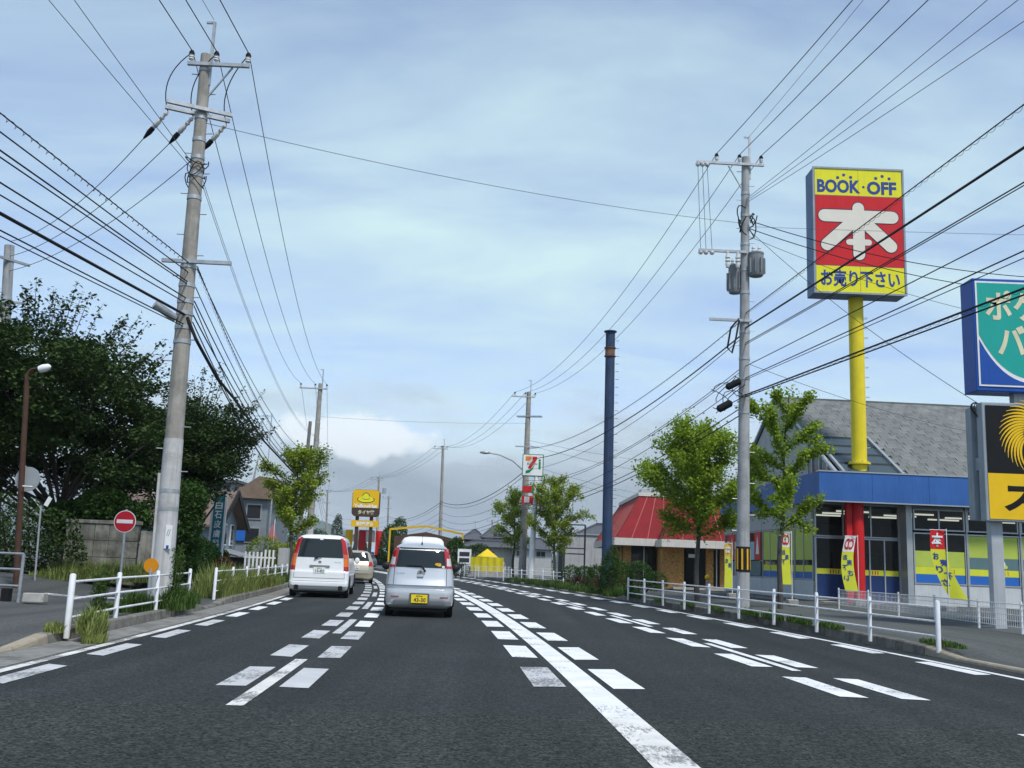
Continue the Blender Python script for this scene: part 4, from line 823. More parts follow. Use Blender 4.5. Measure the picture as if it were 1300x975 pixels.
for k in range(17):                                   # fan of curved gold feathers
    an = R(105 + 150 * k / 16); r0, r1 = .32, .86; vs = []
    for j in range(9):
        t = j / 8; rr = r0 + (r1 - r0) * t; aa = an + .95 * (t - 1); w2 = .03 * math.sin(math.pi * (.12 + .88 * t) * .98) + .006; vs.append((ccx + rr * math.cos(aa), ccz + rr * math.sin(aa), aa, w2))
    pts = [(x + w2 * math.cos(aa + math.pi / 2), -.0165 - .0001 * k, z + w2 * math.sin(aa + math.pi / 2)) for x, z, aa, w2 in vs] + [(x - w2 * math.cos(aa + math.pi / 2), -.0165 - .0001 * k, z - w2 * math.sin(aa + math.pi / 2)) for x, z, aa, w2 in vs[::-1]]
    b.add(pts, [tuple(range(len(pts)))])
b.build('emblem_feather', C_gold, gb)
m = MB()
for k in range(4): m.tube([(xo_(1250) + .1 + .16 * math.cos(t + k), .3 + .1 * math.sin(t * 1.3), zo_(519) + .2 * math.sin(t + k * .7) - .02) for t in np.linspace(0, 5.2, 14)], .012, 5)
m.build('cable_loop', M_wire, TS)

# ------------------------------------------------------------------ vehicles, lofted from level slices
def carpaint(name, col, metal, rough): 
    return mat(name, col, rough, metal=metal, var=.04, scale=3, coat=.6, dirt=tuple(c * .8 for c in col), dscale=5, dth=(.62, .85))
P_silver = carpaint('paint_silver', (.58, .60, .61), .5, .32); P_white = carpaint('paint_white', (.76, .78, .78), 0, .35); P_beige = carpaint('paint_champagne', (.50, .46, .35), .45, .35); P_grey = carpaint('paint_grey', (.16, .17, .18), .4, .3)
G_car = glass('car_glass', (.012, .018, .018), .12, .04); T_red = mat('lamp_red', (.42, .012, .016), .2, var=.05, coat=.8); T_clear = mat('lamp_clear', (.55, .55, .55), .2, var=.08, coat=.8); T_orange = mat('lamp_orange', (.70, .16, .01), .2, var=.05, coat=.8)
M_trim = mat('car_trim', (.02, .02, .022), .5); M_tyre = mat('tyre', (.018, .018, .018), .85); M_rim = mat('rim', (.38, .39, .4), .35, metal=.7); M_chrome = mat('chrome', (.7, .71, .72), .15, metal=.9); C_plate_y = mat('plate_yellow', (.80, .62, .02), .45, var=.03); C_plate_w = mat('plate_white', (.76, .78, .76), .45, var=.03); C_green = mat('plate_green', (.03, .2, .09), .5)
class Car:
    def __init__(s, name, label, loc, rz, tab, paint, cat='car', group=None, wb=(.62, .75), wr=.28, crown=.05):
        s.T = tab; s.cr = crown; s.root = thing(name, label, cat, loc, rz, group); s.paint = paint; s.Lg = max(t[3] for t in tab); z = []
        fine = []
        for i in range(len(tab) - 1):
            k = 3
            for j in range(k): fine.append(tab[i][0] + (tab[i + 1][0] - tab[i][0]) * j / k)
        fine.append(tab[-1][0]); m = MB(); rings = [s.ring(zz) for zz in fine]; n = len(rings[0]); vs = [p for r_ in rings for p in r_]; fs = []
        for i in range(len(rings) - 1):
            for k in range(n): fs.append((i * n + k, i * n + (k + 1) % n, (i + 1) * n + (k + 1) % n, (i + 1) * n + k))
        fs.append(tuple(range(n))); fs.append(tuple(range((len(rings) - 1) * n, len(rings) * n)))
        m.add(vs, fs); s.body = m.build('body', paint, s.root, smooth=True)
        w = s.ev(.4)[0]; m = MB(); m.bx(-w + .12, w - .12, .25, s.Lg - .3, .13, .24); m.build('underbody', M_trim, s.root)
        for y in (wb[0], s.Lg - wb[1]):
            for sd in (-1, 1):
                x = sd * (w - .085); m = MB(); m.lathe((0, 0, 0), [(wr * .6, -.085), (wr * .92, -.085), (wr, -.06), (wr, .06), (wr * .92, .085), (wr * .6, .085)], 24); o = m.build('wheel', M_tyre, s.root, smooth=True); o.rotation_euler = (0, R(90), 0); o.location = (x, y, wr)
                m = MB(); m.lathe((0, 0, 0), [(.05, sd * .088), (wr * .2, sd * .075), (wr * .55, sd * .07), (wr * .64, sd * .09)], 20); m.build('rim', M_rim, o, smooth=True)
                m = MB(); m.tube([(sd * (w + .004), y + (wr + .035) * math.cos(t), wr + (wr + .035) * math.sin(t)) for t in np.linspace(-.15, math.pi + .15, 16)], .022, 5); m.build('wheel_arch', M_trim, s.root, smooth=True)
    def ev(s, z):
        T = s.T; z = max(T[0][0], min(T[-1][0], z))
        for i in range(len(T) - 1):
            if z <= T[i + 1][0]: f = (z - T[i][0]) / (T[i + 1][0] - T[i][0]); return tuple(T[i][k] + (T[i + 1][k] - T[i][k]) * f for k in range(1, 5))
    def ry(s, x, z):
        w, yr, yf, r = s.ev(z); ax = min(abs(x), w); e = 0
        if ax > w - r: e = r - math.sqrt(max(0, r * r - (ax - (w - r)) ** 2))
        return yr + e + s.cr * (ax / w) ** 2
    def ring(s, z):
        w, yr, yf, r = s.ev(z); o = []; rf = min(.45, (yf - yr) / 2.2)
        for i in range(9): x = -(w - r) + 2 * (w - r) * i / 8; o.append((x, s.ry(x, z), z))
        for i in range(1, 6): t = R(90 * i / 6); x = (w - r) + r * math.sin(t); o.append((x, s.ry(x, z), z))
        y0, y1 = yr + r + s.cr, yf - rf
        for i in range(9): o.append((w, y0 + (y1 - y0) * i / 8, z))
        for i in range(1, 6): t = R(90 * i / 6); o.append((w - rf * .9 * (1 - math.cos(t)), y1 + rf * math.sin(t), z))
        for i in range(7): x = (w - rf * .9) * (1 - 2 * i / 6); o.append((x, yf - .0 * x, z))
        for i in range(1, 6): t = R(90 - 90 * i / 6); o.append((-(w - rf * .9 * (1 - math.cos(t))), y1 + rf * math.sin(t), z))
        for i in range(9): o.append((-w, y1 + (y0 - y1) * i / 8, z))
        for i in range(1, 6): t = R(90 - 90 * i / 6); x = -((w - r) + r * math.sin(t)); o.append((x, s.ry(x, z), z))
        return [Vector(p) for p in o]
    def rear(s, name, m_, fn, eps=.006, nu=10, nv=6, par=None):      # patch on the tail: fn(u, v) -> x, z
        b = MB(); b.grid(lambda u, v: (fn(u, v)[0] * (1 + .004), s.ry(*fn(u, v)) - eps, fn(u, v)[1]), nu, nv); return b.build(name, m_, par or s.root, smooth=True)
    def quad(s, name, m_, xb0, xb1, xt0, xt1, z0, z1, eps=.006, **k): return s.rear(name, m_, lambda u, v: ((xb0 + (xb1 - xb0) * u) * (1 - v) + (xt0 + (xt1 - xt0) * u) * v, z0 + (z1 - z0) * v), eps, **k)
    def side(s, name, m_, y0, y1, z0, z1, d0=0, d1=0):
        for sd in (-1, 1):
            b = MB(); b.grid(lambda u, v: (sd * (s.ev(z0 + (z1 - z0) * v)[0] + .005), (y0 + d0 * v) * (1 - u) + (y1 + d1 * v) * u, z0 + (z1 - z0) * v), 4, 4); b.build(name, m_, s.root, smooth=True)
    def plate(s, z, w, h, txt, top, base, ink, eps=.03):
        y = s.ry(0, z) - eps; b = MB(); b.bx(-w / 2, w / 2, y - .012, y, z - h / 2, z + h / 2); p = b.build('number_plate', base, s.root, bevel=.004)
        put_text(txt, p, ink, .01, y - .015, z - h * .12, w * .74, h * .48, .02, name='plate_number'); put_text(top, p, ink, 0, y - .015, z + h * .33, w * .42, h * .18, .01, name='plate_number'); return p
    def lines(s, m_, paths, r=.006, name='panel_gap'):
        for pth in paths: b = MB(); b.tube([(x, s.ry(x, z) - .003, z) for x, z in pth], r, 4); b.build(name, m_, s.root)
def pline(x0, z0, x1, z1, n=8): return [(x0 + (x1 - x0) * i / n, z0 + (z1 - z0) * i / n) for i in range(n + 1)]
# silver kei car straight ahead
c0 = gp(532, 783.5); KT = [(.19, .62, .14, 3.25, .16), (.25, .70, .05, 3.34, .20), (.36, .718, .0, 3.39, .22), (.52, .72, .0, 3.39, .22), (.56, .721, .008, 3.37, .24), (.585, .722, .06, 3.36, .24), (.64, .722, .065, 3.35, .24), (.665, .722, .02, 3.33, .24), (.80, .715, .07, 3.25, .25), (.95, .695, .105, 3.0, .25), (1.03, .672, .12, 2.7, .25), (1.22, .625, .17, 2.25, .24), (1.40, .572, .235, 1.95, .22), (1.46, .54, .285, 1.8, .22), (1.51, .47, .38, 1.7, .24), (1.545, .36, .55, 1.55, .22), (1.555, .2, .85, 1.3, .15)]
k = Car('kei_car', 'silver kei hatchback with yellow number plate driving ahead', (c0.x, 21.35, 0), R(4.5), KT, P_silver, group='vehicles in traffic')
rw = k.quad('rear_window', G_car, -.53, .53, -.47, .47, 1.03, 1.445, nu=16)
for s in (-1, 1):
    x0, x1 = (-.655, -.535) if s < 0 else (.535, .655)
    lt = k.quad('tail_lamp', T_red, *((-.675, -.535, -.575, -.475) if s < 0 else (.535, .675, .475, .575)), 1.03, 1.44, eps=.012, nu=8)
    k.quad('reverse_lens', T_clear, *((-.645, -.55, -.628, -.54) if s < 0 else (.55, .645, .54, .628)), 1.075, 1.235, eps=.020, par=lt)
    k.quad('reflector', mat('reflector_red', (.25, .01, .012), .3), *((-.60, -.43, -.60, -.43) if s < 0 else (.43, .60, .43, .60)), .412, .432, eps=.012)
    k.quad('bumper_crease', P_silver, *((-.70, -.52, -.70, -.60) if s < 0 else (.52, .70, .60, .70)), .26, .30, eps=.02)
k.lines(M_trim, [pline(-.55, 1.02, -.56, .67), pline(.56, .67, .55, 1.02)], .005)
pass

b = MB(); y = k.ry(0, .92); b.prism(rrect(.13, .10, .04, cz0=.93), y - .035, y - .005); b.build('badge', M_chrome, k.root, bevel=.008)
b = MB(); b.prism(rrect(.14, .05, .02, cz0=.855), y - .05, y - .008); b.build('tailgate_handle', P_silver, k.root, bevel=.008); put_text('S', k.root, M_dark, 0, y - .037, .935, .05, .06, .03, name='badge_letter')
put_text('MR WAGON', k.root, M_chrome, -.42, k.ry(.42, .90) - .012, .90, .17, .032, .0)
b = MB(); b.tube([(-.30, k.ry(.3, 1.06) - .03, 1.065), (0, k.ry(0, 1.05) - .035, 1.06), (.05, k.ry(0, 1.03) - .045, 1.02), (.10, k.ry(0, .96) - .05, .95)], [.008, .014, .02, .022], 6); b.build('wiper', M_black, k.root, smooth=True)
b = MB(); y = k.ry(0, .37); b.prism(rrect(.42, .23, .03, cz0=.385), y - .01, y + .05); b.build('plate_recess', mat('recess_dark', (.10, .105, .11), .6), k.root); k.plate(.385, .34, .17, '43-30', '福岡580', C_plate_y, C_outline, .022)
b = MB(); b.prism(rrect(.13, .075, .035, cx0=.365, cz0=1.10), k.ry(.36, 1.1) - .013, k.ry(.36, 1.1) - .009); b.build('sticker', mat('sticker_yellow', (.75, .45, .03), .5, var=.3, scale=30), rw)
b = MB(); b.prism(rrect(.06, .05, .01, cx0=.475, cz0=1.055), k.ry(.47, 1.05) - .013, k.ry(.47, 1.05) - .009); b.build('sticker', C_white, rw)
b = MB(); b.cyl((0, .42, 1.50), (0, .36, 1.56), .022, .012, n=8); b.cyl((0, .37, 1.55), (.0, .18, 1.72), .004, n=5); b.build('antenna', M_black, k.root)
for s in (-1, 1): b = MB(); b.sphere((s * .80, 2.25, 1.03), .12, 10, (.9, .6, .75)); b.build('door_mirror', M_trim, k.root, smooth=True)
k.side('side_window', G_car, .55, 1.45, 1.05, 1.40, .1, -.05); k.side('side_window', G_car, 1.5, 2.4, 1.05, 1.38, 0, -.5)
# white minivan
VT = [(.19, .74, .16, 4.5, .10), (.24, .82, .06, 4.56, .12), (.34, .845, .0, 4.62, .12), (.44, .85, .0, 4.62, .12), (.48, .85, .02, 4.62, .12), (.60, .85, .03, 4.60, .12), (.74, .85, .035, 4.55, .12), (.77, .838, .05, 4.53, .12), (1.0, .825, .07, 4.25, .12), (1.14, .81, .08, 3.9, .12), (1.4, .75, .115, 3.5, .12), (1.64, .69, .155, 3.15, .12), (1.70, .665, .17, 3.05, .12), (1.76, .61, .21, 2.95, .13), (1.80, .50, .33, 2.8, .15), (1.815, .3, .6, 2.4, .12)]
c0 = gp(402, 759); v = Car('minivan', 'boxy white minivan with tall red tail lamps', (c0.x, 29.4, 0), R(6.0), VT, P_white, 'van', 'vehicles in traffic', wr=.30, crown=.03)
vw = v.quad('rear_window', G_car, -.66, .66, -.575, .575, 1.145, 1.69, nu=16); v.quad('brake_lamp', C_plate_w, -.05, .05, -.05, .05, 1.655, 1.685, eps=.012)
for s in (-1, 1):
    def lampx(z, inner): w_ = v.ev(z)[0]; return w_ * (.83 if inner else .995)
    def fn(z0, z1): return (lambda u, vv: (s * (lampx(z0 + (z1 - z0) * vv, True) * (1 - u) + lampx(z0 + (z1 - z0) * vv, False) * u), z0 + (z1 - z0) * vv))
    lm = v.rear('tail_lamp', T_red, fn(.78, 1.72), .012, 6, 10); v.rear('indicator', T_orange, fn(.90, 1.14), .016, 6, 4, par=lm); v.rear('reverse_lens', mat('lamp_pink', (.55, .12, .09), .2), fn(1.145, 1.25), .016, 6, 3, par=lm)
v.lines(M_trim, [pline(-.69, 1.13, -.73, .56) + pline(-.73, .56, .73, .56, 14) + pline(.73, .56, .69, 1.13)], .005); v.lines(mat('gap_grey', (.2, .2, .2), .6), [pline(-.84, .47, .84, .47, 20), pline(-.80, .33, .80, .33, 20)], .006)  # dark tailgate outline, then thin grey lines across the bumper
b = MB(); y = v.ry(0, .9); b.prism(rrect(.58, .065, .02, cz0=.895), y - .02, y + .02); b.build('plate_garnish', mat('garnish', (.22, .23, .23), .4), v.root); v.plate(.78, .34, .17, '15-82', '福岡501', C_plate_w, C_green, .015)
b = MB(); y = v.ry(0, 1.02); b.prism(rrect(.09, .075, .02, cz0=1.02), y - .012, y + .01); b.build('badge', M_chrome, v.root); put_text('STEPWGN', v.root, M_chrome, .50, v.ry(.5, 1.02) - .01, 1.02, .2, .03); put_text('H', v.root, M_dark, 0, y - .014, 1.02, .04, .045, .02, name='badge_letter')
b = MB(); b.tube([(-.16, v.ry(.2, 1.12) - .03, 1.11), (-.04, v.ry(0, 1.15) - .035, 1.155), (.05, v.ry(0, 1.16) - .03, 1.165)], [.025, .016, .008], 6); b.build('wiper', M_black, v.root)
for s in (-1, 1): b = MB(); b.prism(rrect(.12, .14, .03, cx0=s * .63, cz0=.28), v.ry(.6, .3) - .03, v.ry(.6, .3) + .15); b.build('exhaust_cutout', M_black, v.root)
v.side('side_window', G_car, .45, 1.5, 1.15, 1.62, .08, 0); v.side('side_window', G_car, 1.56, 2.6, 1.15, 1.62); v.side('side_window', G_car, 2.66, 3.7, 1.15, 1.58, 0, -.45)
for s in (-1, 1): b = MB(); b.sphere((s * .93, 3.5, 1.08), .1, 10, (.8, .5, 1)); b.build('door_mirror', P_white, v.root, smooth=True)
# smaller vehicles
HT = [(.19, .70, .14, 3.5, .16), (.26, .80, .04, 3.62, .2), (.5, .825, .0, 3.66, .24), (.7, .825, .03, 3.6, .26), (.85, .815, .07, 3.3, .26), (1.0, .78, .14, 2.9, .26), (1.2, .70, .22, 2.45, .24), (1.4, .60, .33, 2.0, .22), (1.47, .5, .46, 1.8, .24), (1.50, .3, .8, 1.4, .18)]
def hatch(label, loc, rz, paint_, group, plate=True):
    h = Car('hatchback', label, loc, rz, HT, paint_, 'car', group, crown=.06); h.quad('rear_window', G_car, -.60, .60, -.50, .50, 1.02, 1.40, nu=12); h.side('side_window', G_car, .7, 1.5, 1.02, 1.36, .1, -.05); h.side('side_window', G_car, 1.55, 2.6, 1.02, 1.34, 0, -.6)
    for s in (-1, 1): h.quad('tail_lamp', T_red, *((-.80, -.58, -.72, -.60) if s < 0 else (.58, .80, .60, .72)), .80, 1.0, eps=.012)
    h.lines(M_trim, [pline(-.62, 1.0, -.62, .58) + pline(-.62, .58, .62, .58, 12) + pline(.62, .58, .62, 1.0), pline(-.8, .45, .8, .45, 12)], .006)
    if plate: h.plate(.70, .34, .17, '21-06', '福岡500', C_plate_w, C_green, .02)
    return h
c0 = gp(449, 741); hatch('champagne coloured hatchback ahead of the minivan', (c0.x, 46.5, 0), R(8), P_beige, 'vehicles in traffic')
WT = [(.25, .74, .1, 4.6, .1), (.4, .84, .0, 4.68, .12), (.8, .845, .02, 4.65, .12), (1.1, .84, .04, 4.4, .12), (1.5, .80, .08, 3.95, .12), (1.85, .74, .13, 3.5, .14), (1.95, .66, .2, 3.35, .16), (2.0, .5, .4, 3.2, .16), (2.02, .3, .8, 2.8, .12)]
xx = rp(36, -1.55); w = Car('delivery_van', 'white van hidden ahead of the kei car, roof showing', (xx.x, 36, 0), R(6.8), WT, P_white, 'van', 'vehicles in traffic', wr=.32, crown=.03); w.quad('rear_window', G_car, -.66, .66, -.6, .6, 1.2, 1.75); w.side('side_window', G_car, 1.2, 3.5, 1.2, 1.7)
for s in (-1, 1): w.quad('tail_lamp', T_red, *((-.83, -.72, -.82, -.72) if s < 0 else (.72, .83, .72, .82)), .75, 1.1, eps=.012)
p = at(635, 716, 84); hatch('grey hatchback parked by the yellow tent', (p.x + .5, 84, .1), R(95), P_silver, 'parked cars', False)
p = at(482, 712, 108); hatch('dark hatchback parked below the hat sign', (p.x - .5, 108, .1), R(70), P_grey, 'parked cars', False)
p = at(470, 712, 112); hatch('pale hatchback parked below the hat sign', (p.x - 3.2, 113, .1), R(60), P_silver, 'parked cars', False)
p = at(362, 712, 52); hatch('white hatchback parked behind the roadside ginkgo', (p.x - 2.2, 55, .15), R(80), P_white, 'parked cars', False)
p = at(757, 712, 72); w2 = Car('parked_van', 'white van parked behind the blue column', (p.x + 2.6, 70, .1), R(-70), WT, P_white, 'van', 'parked cars', wr=.32); w2.side('side_window', G_car, 1.2, 3.5, 1.2, 1.7); w2.quad('rear_window', G_car, -.66, .66, -.6, .6, 1.2, 1.75)

# ------------------------------------------------------------------ buildings further on
def blk(root, name, m_, x0, x1, y0, y1, z0, z1, par=None, bev=0): b_ = MB(); b_.bx(x0, x1, y0, y1, z0, z1); return b_.build(name, m_, par or root, bevel=bev)
M_brick = mat('brown_brick', (.50, .27, .09), .8, var=.35, scale=14, bump=.3, dirt=(.18, .09, .03), dscale=9); M_dglass = glass('dark_glass', (.012, .015, .015), .18); M_redroof = mat('red_roof_sheet', (.22, .013, .018), .75, var=.12, scale=1.5, streak=.25); M_eave = mat('eave_white', (.62, .60, .54), .6, var=.08, streak=.25)
M_redwall = mat('red_wall', (.22, .02, .02), .6)
e0 = at(770, 690, 58); RS = thing('restaurant', 'brown brick restaurant with red mansard roof and white eaves', 'restaurant', (0, 0, .1))
def mansard(x0, x1, y0, y1, ze, zt, ins, name):
    bo = [(x0, y0), (x1, y0), (x1, y1), (x0, y1)]; tp = [(x0 + ins, y0 + ins), (x1 - ins, y0 + ins), (x1 - ins, y1 - ins), (x0 + ins, y1 - ins)]
    b_ = MB(); b_.add([(x, y, ze) for x, y in bo] + [(x, y, zt) for x, y in tp], [(0, 1, 5, 4), (1, 2, 6, 5), (2, 3, 7, 6), (3, 0, 4, 7), (4, 5, 6, 7)]); r = b_.build('roof', M_redroof, RS)
    for i in range(4):
        p0, p1, q0, q1 = Vector((*bo[i], ze)), Vector((*bo[(i + 1) % 4], ze)), Vector((*tp[i], zt)), Vector((*tp[(i + 1) % 4], zt)); n = max(2, int((p1 - p0).length / .9)); nr = (p1 - p0).cross(q0 - p0).normalized() * -.02
        for k_ in range(n):
            a0, a1 = k_ / n + .012, (k_ + 1) / n - .012; P = [p0.lerp(p1, a0), p0.lerp(p1, a1), q0.lerp(q1, a1), q0.lerp(q1, a0)]
            b_ = MB(); b_.add([x - nr * -.0 + (p1 - p0).cross(q0 - p0).normalized() * .02 for x in P] + P, [(0, 1, 2, 3), (0, 4, 5, 1), (1, 5, 6, 2), (2, 6, 7, 3), (3, 7, 4, 0)]); b_.build('roof_panel', M_redroof, r)
        for k_ in range(n + 1):
            b_ = MB(); t = k_ / n; b_.beam(p0.lerp(p1, t), q0.lerp(q1, t), .05, .09); b_.build('roof_seam', mat('seam_red', (.42, .11, .10), .6), r)
    blk(RS, 'eave', M_eave, x0 - .12, x1 + .12, y0 - .12, y1 + .12, ze - .42, ze - .002, r); blk(RS, 'parapet', M_eave, x0 + ins - .1, x1 - ins + .1, y0 + ins - .1, y1 - ins + .1, zt + .004, zt + .22, r)
    return r
zE = at(800, 684, 60).z - .1; zT = at(810, 632, 61.5).z - .1; X0 = e0.x + .6
mansard(X0, X0 + 6.4, 58.4, 72, zE, zT, 1.55, 'a'); mansard(X0 + 2.4, X0 + 6.7, 56.2, 58.2, zE - .05, zT - .35, .9, 'b')
blk(RS, 'wall', mat('restaurant_inner', (.06, .045, .035), .8), X0 + .9, X0 + 5.9, 59.4, 71, 0, zE - .42)
for x in (X0 + .55, X0 + 2.5, X0 + 5.0, X0 + 5.8): blk(RS, 'brick_pier', M_brick, x, x + (1.25 if x > X0 + 2 and x < X0 + 3 else .42), 57.3 if x > X0 + 2.4 else 59.1, 59.42, 0, zE - .42)
for y in (61, 63, 65.5, 68): blk(RS, 'brick_pier', M_brick, X0 + .6, X0 + .95, y, y + .6, 0, zE - .42)
for x0, x1, y in ((X0 + 1.0, X0 + 2.45, 59.2), (X0 + 3.84, X0 + 4.97, 57.4), (X0 + 5.44, X0 + 5.78, 57.4)):
    f_ = blk(RS, 'window', M_eave, x0, x1, y - .02, y + .02, 0, .1)
    b = MB(); b.add([(x0, y, .1), (x1, y, .1), (x1, y, zE - .45), (x0, y, zE - .45)], [(0, 1, 2, 3)]); b.build('pane', M_dglass, f_)
    blk(RS, 'mullion', M_eave, (x0 + x1) / 2 - .03, (x0 + x1) / 2 + .03, y - .04, y - .005, .1, zE - .45, f_)
b = MB(); b.add([(X0 + .75, 59.5, .1), (X0 + .75, 61, .1), (X0 + .75, 61, zE - .45), (X0 + .75, 59.5, zE - .45)], [(0, 1, 2, 3)]); b.build('pane', M_dglass, RS)
blk(RS, 'red_end_wall', M_redwall, X0 + 6.25, X0 + 6.6, 57.2, 59.3, 0, zE - .43); blk(RS, 'notice_board', C_white, X0 + 4.0, X0 + 4.6, 57.3, 57.33, zE - 1.0, zE - .8); blk(RS, 'roof_vent', M_galv, X0 + 1.9, X0 + 3.2, 62, 63.4, zT + .1, zT + .6)
blk(RS, 'doorstep', M_conc, X0 + 3, X0 + 7, 56.4, 57.25, 0, .12)
p = at(898, 755, 44); bo = thing('bollard', 'short post with yellow ball top near the restaurant', 'bollard', (p.x, 44, .2)); m = MB(); m.cyl((0, 0, -.1), (0, 0, .62), .05, n=10); m.build('post', M_galv, bo, smooth=True); m = MB(); m.sphere((0, 0, .7), .12); m.build('ball_cap', C_gold, bo, smooth=True)
# blue column
c0, c1 = at(770, 738, 52), at(775, 424, 52); BC = thing('blue_column', 'tall rusty blue steel sign column without a sign', 'column', (c0.x, 52, .1))
M_bcol = mat('column_blue', (.028, .055, .115), .65, var=.2, scale=1.5, streak=.5, rustc=(.10, .11, .12))
hC = c1.z; m = MB(); m.cyl((0, 0, -.1), (c1.x - c0.x, 0, hC), .27, .25, n=20); m.build('shaft', M_bcol, BC, smooth=True)
for z in (hC - .9, hC - 1.35): m = MB(); m.cyl((c1.x - c0.x, 0, z), (c1.x - c0.x, 0, z + .05), .31, n=20); m.build('flange', mat('rusty_flange', (.16, .08, .05), .8, var=.3), BC, smooth=True)
m = MB(); m.cyl((c1.x - c0.x, 0, hC), (c1.x - c0.x, 0, hC + .05), .34, n=20); m.build('cap_plate', M_bcol, BC)
m = MB(); m.cyl((c1.x - c0.x, 0, hC - 1.3), (c1.x - c0.x, 0, hC - .85), .262, n=20); m.build('rust_collar', mat('rusty_collar', (.17, .10, .07), .85, var=.35, scale=6), BC, smooth=True)
for k_ in range(26): m = MB(); z = 2.5 + .42 * k_; m.beam((.24, 0, z), (.42, 0, z), .02, .02); m.build('rung', M_dark, BC)

def rfr(root, X0_, X1_, Y0_, Y1_, ze, zr, m_, hip=1.5, over=.5, axis='x'):
    x0, x1, y0, y1 = X0_ - over, X1_ + over, Y0_ - over, Y1_ + over; b_ = MB()
    if axis == 'x': rg = [(x0 + hip, (y0 + y1) / 2, zr), (x1 - hip, (y0 + y1) / 2, zr)]; fs = [(0, 1, 5, 4), (1, 2, 5), (2, 3, 4, 5), (3, 0, 4)]
    else: rg = [((x0 + x1) / 2, y0 + hip, zr), ((x0 + x1) / 2, y1 - hip, zr)]; fs = [(0, 1, 4), (1, 2, 5, 4), (2, 3, 5), (3, 0, 4, 5)]
    b_.add([(x0, y0, ze), (x1, y0, ze), (x1, y1, ze), (x0, y1, ze)] + rg, fs + [(3, 2, 1, 0)]); r = b_.build('roof', m_, root)
    b_ = MB(); b_.beam(Vector(rg[0]) + Vector((0, 0, .06)), Vector(rg[1]) + Vector((0, 0, .06)), .3, .2)
    for q, c_ in ((0, 0), (0, 3) if axis == 'x' else (0, 1), (1, 1) if axis == 'x' else (1, 2), (1, 2) if axis == 'x' else (1, 3)): b_.beam(Vector(rg[q]) + Vector((0, 0, .04)), Vector([(x0, y0, ze), (x1, y0, ze), (x1, y1, ze), (x0, y1, ze)][c_]) + Vector((0, 0, .04)), .2, .1)
    b_.build('ridge_tiles', m_, r); n = int((y1 - y0 if axis == 'x' else x1 - x0) / 2 / .6)
    return r
M_kawara = mat('grey_roof_tile', (.085, .09, .10), .6, var=.2, scale=4, bump=.4, bscale=9); M_plaster = mat('plaster_white', (.62, .62, .59), .85, var=.07, streak=.25); M_plgrey = mat('plaster_grey', (.40, .41, .41), .85, var=.1, streak=.3); M_win = glass('house_window', (.03, .035, .04), .05); M_brownwall = mat('brown_wall', (.10, .065, .045), .8, var=.2)
def house(label, x0, x1, Y, d, ze_px, zr_px, wm, rm, wins=(), lower=None, cat='house', hip=1.5, axis='x', group='houses beyond the lots'):
    a_, b_ = at(x0, 712, Y), at(x1, 712, Y); xm = (x0 + x1) / 2; ze = at(xm, ze_px, Y).z; zr = at(xm, zr_px, Y + d / 2).z; rt = thing('house', label, cat, (a_.x, Y, 0), 0, group); w = b_.x - a_.x
    blk(rt, 'wall', wm, 0, w, 0, d, -.1, ze); rfr(rt, 0, w, 0, d, ze, zr, rm, hip, axis=axis)
    for (u0, u1, q0, q1) in wins:
        z0_, z1_ = at(xm, q1, Y).z, at(xm, q0, Y).z; f = blk(rt, 'window', M_alu, w * u0, w * u1, -.06, .0, z0_, z1_); blk(rt, 'pane', M_win, w * u0 + .06, w * (u0 + u1) / 2 - .02, -.075, -.062, z0_ + .06, z1_ - .06, f); blk(rt, 'pane', M_win, w * (u0 + u1) / 2 + .02, w * u1 - .06, -.075, -.062, z0_ + .06, z1_ - .06, f)
    if lower:
        zl0, zl1 = at(xm, lower[0], Y - 2).z, at(xm, lower[1], Y - 2).z; rfr(rt, w * lower[2], w * lower[3], -3.2, .5, zl1, zl0, rm, 2.0); blk(rt, 'lower_wall', wm, w * lower[2], w * lower[3], -2.6, -.05, -.1, zl1)
    for s in (.5,): m_ = MB(); m_.cyl((w * s, d / 2, zr), (w * s, d / 2, zr + 1.3), .03, n=5); [m_.beam((w * s - .6 + .15 * j, d / 2, zr + 1.15), (w * s + .6 - .15 * j, d / 2, zr + 1.15 - .1 * j), .02, .02) for j in range(3)]; m_.build('tv_antenna', M_galv, rt)
    return rt
house('white two-storey tiled house behind the yellow tent', 614, 646, 118, 8, 683, 668, M_plaster, M_kawara, [(.35, .75, 679, 690)] if False else [(.32, .72, 676.5, 685)], (688, 695, -.9, 1.6), axis='x')
house('dark tiled house beside the yellow portal frame', 588, 612, 130, 9, 685, 673, M_brownwall, M_kawara, [(.2, .5, 690, 697)])
house('low tiled house behind the convenience store pole', 650, 700, 112, 8, 697, 684, M_plgrey, M_kawara, [(.1, .3, 699, 707), (.6, .85, 699, 707)])
house('grey far house left of the hat sign posts', 440, 476, 150, 9, 690, 674, M_plgrey, M_kawara, [(.2, .45, 694, 700)])
house('pale far house beyond the minivan roof', 415, 438, 170, 9, 692, 681, M_plaster, mat('brown_roof', (.12, .09, .08), .8), [(.3, .6, 694, 699)])
house('tall grey house between hat sign and portal', 482, 500, 142, 9, 684, 672, M_plgrey, M_kawara, [(.3, .7, 688, 694)])
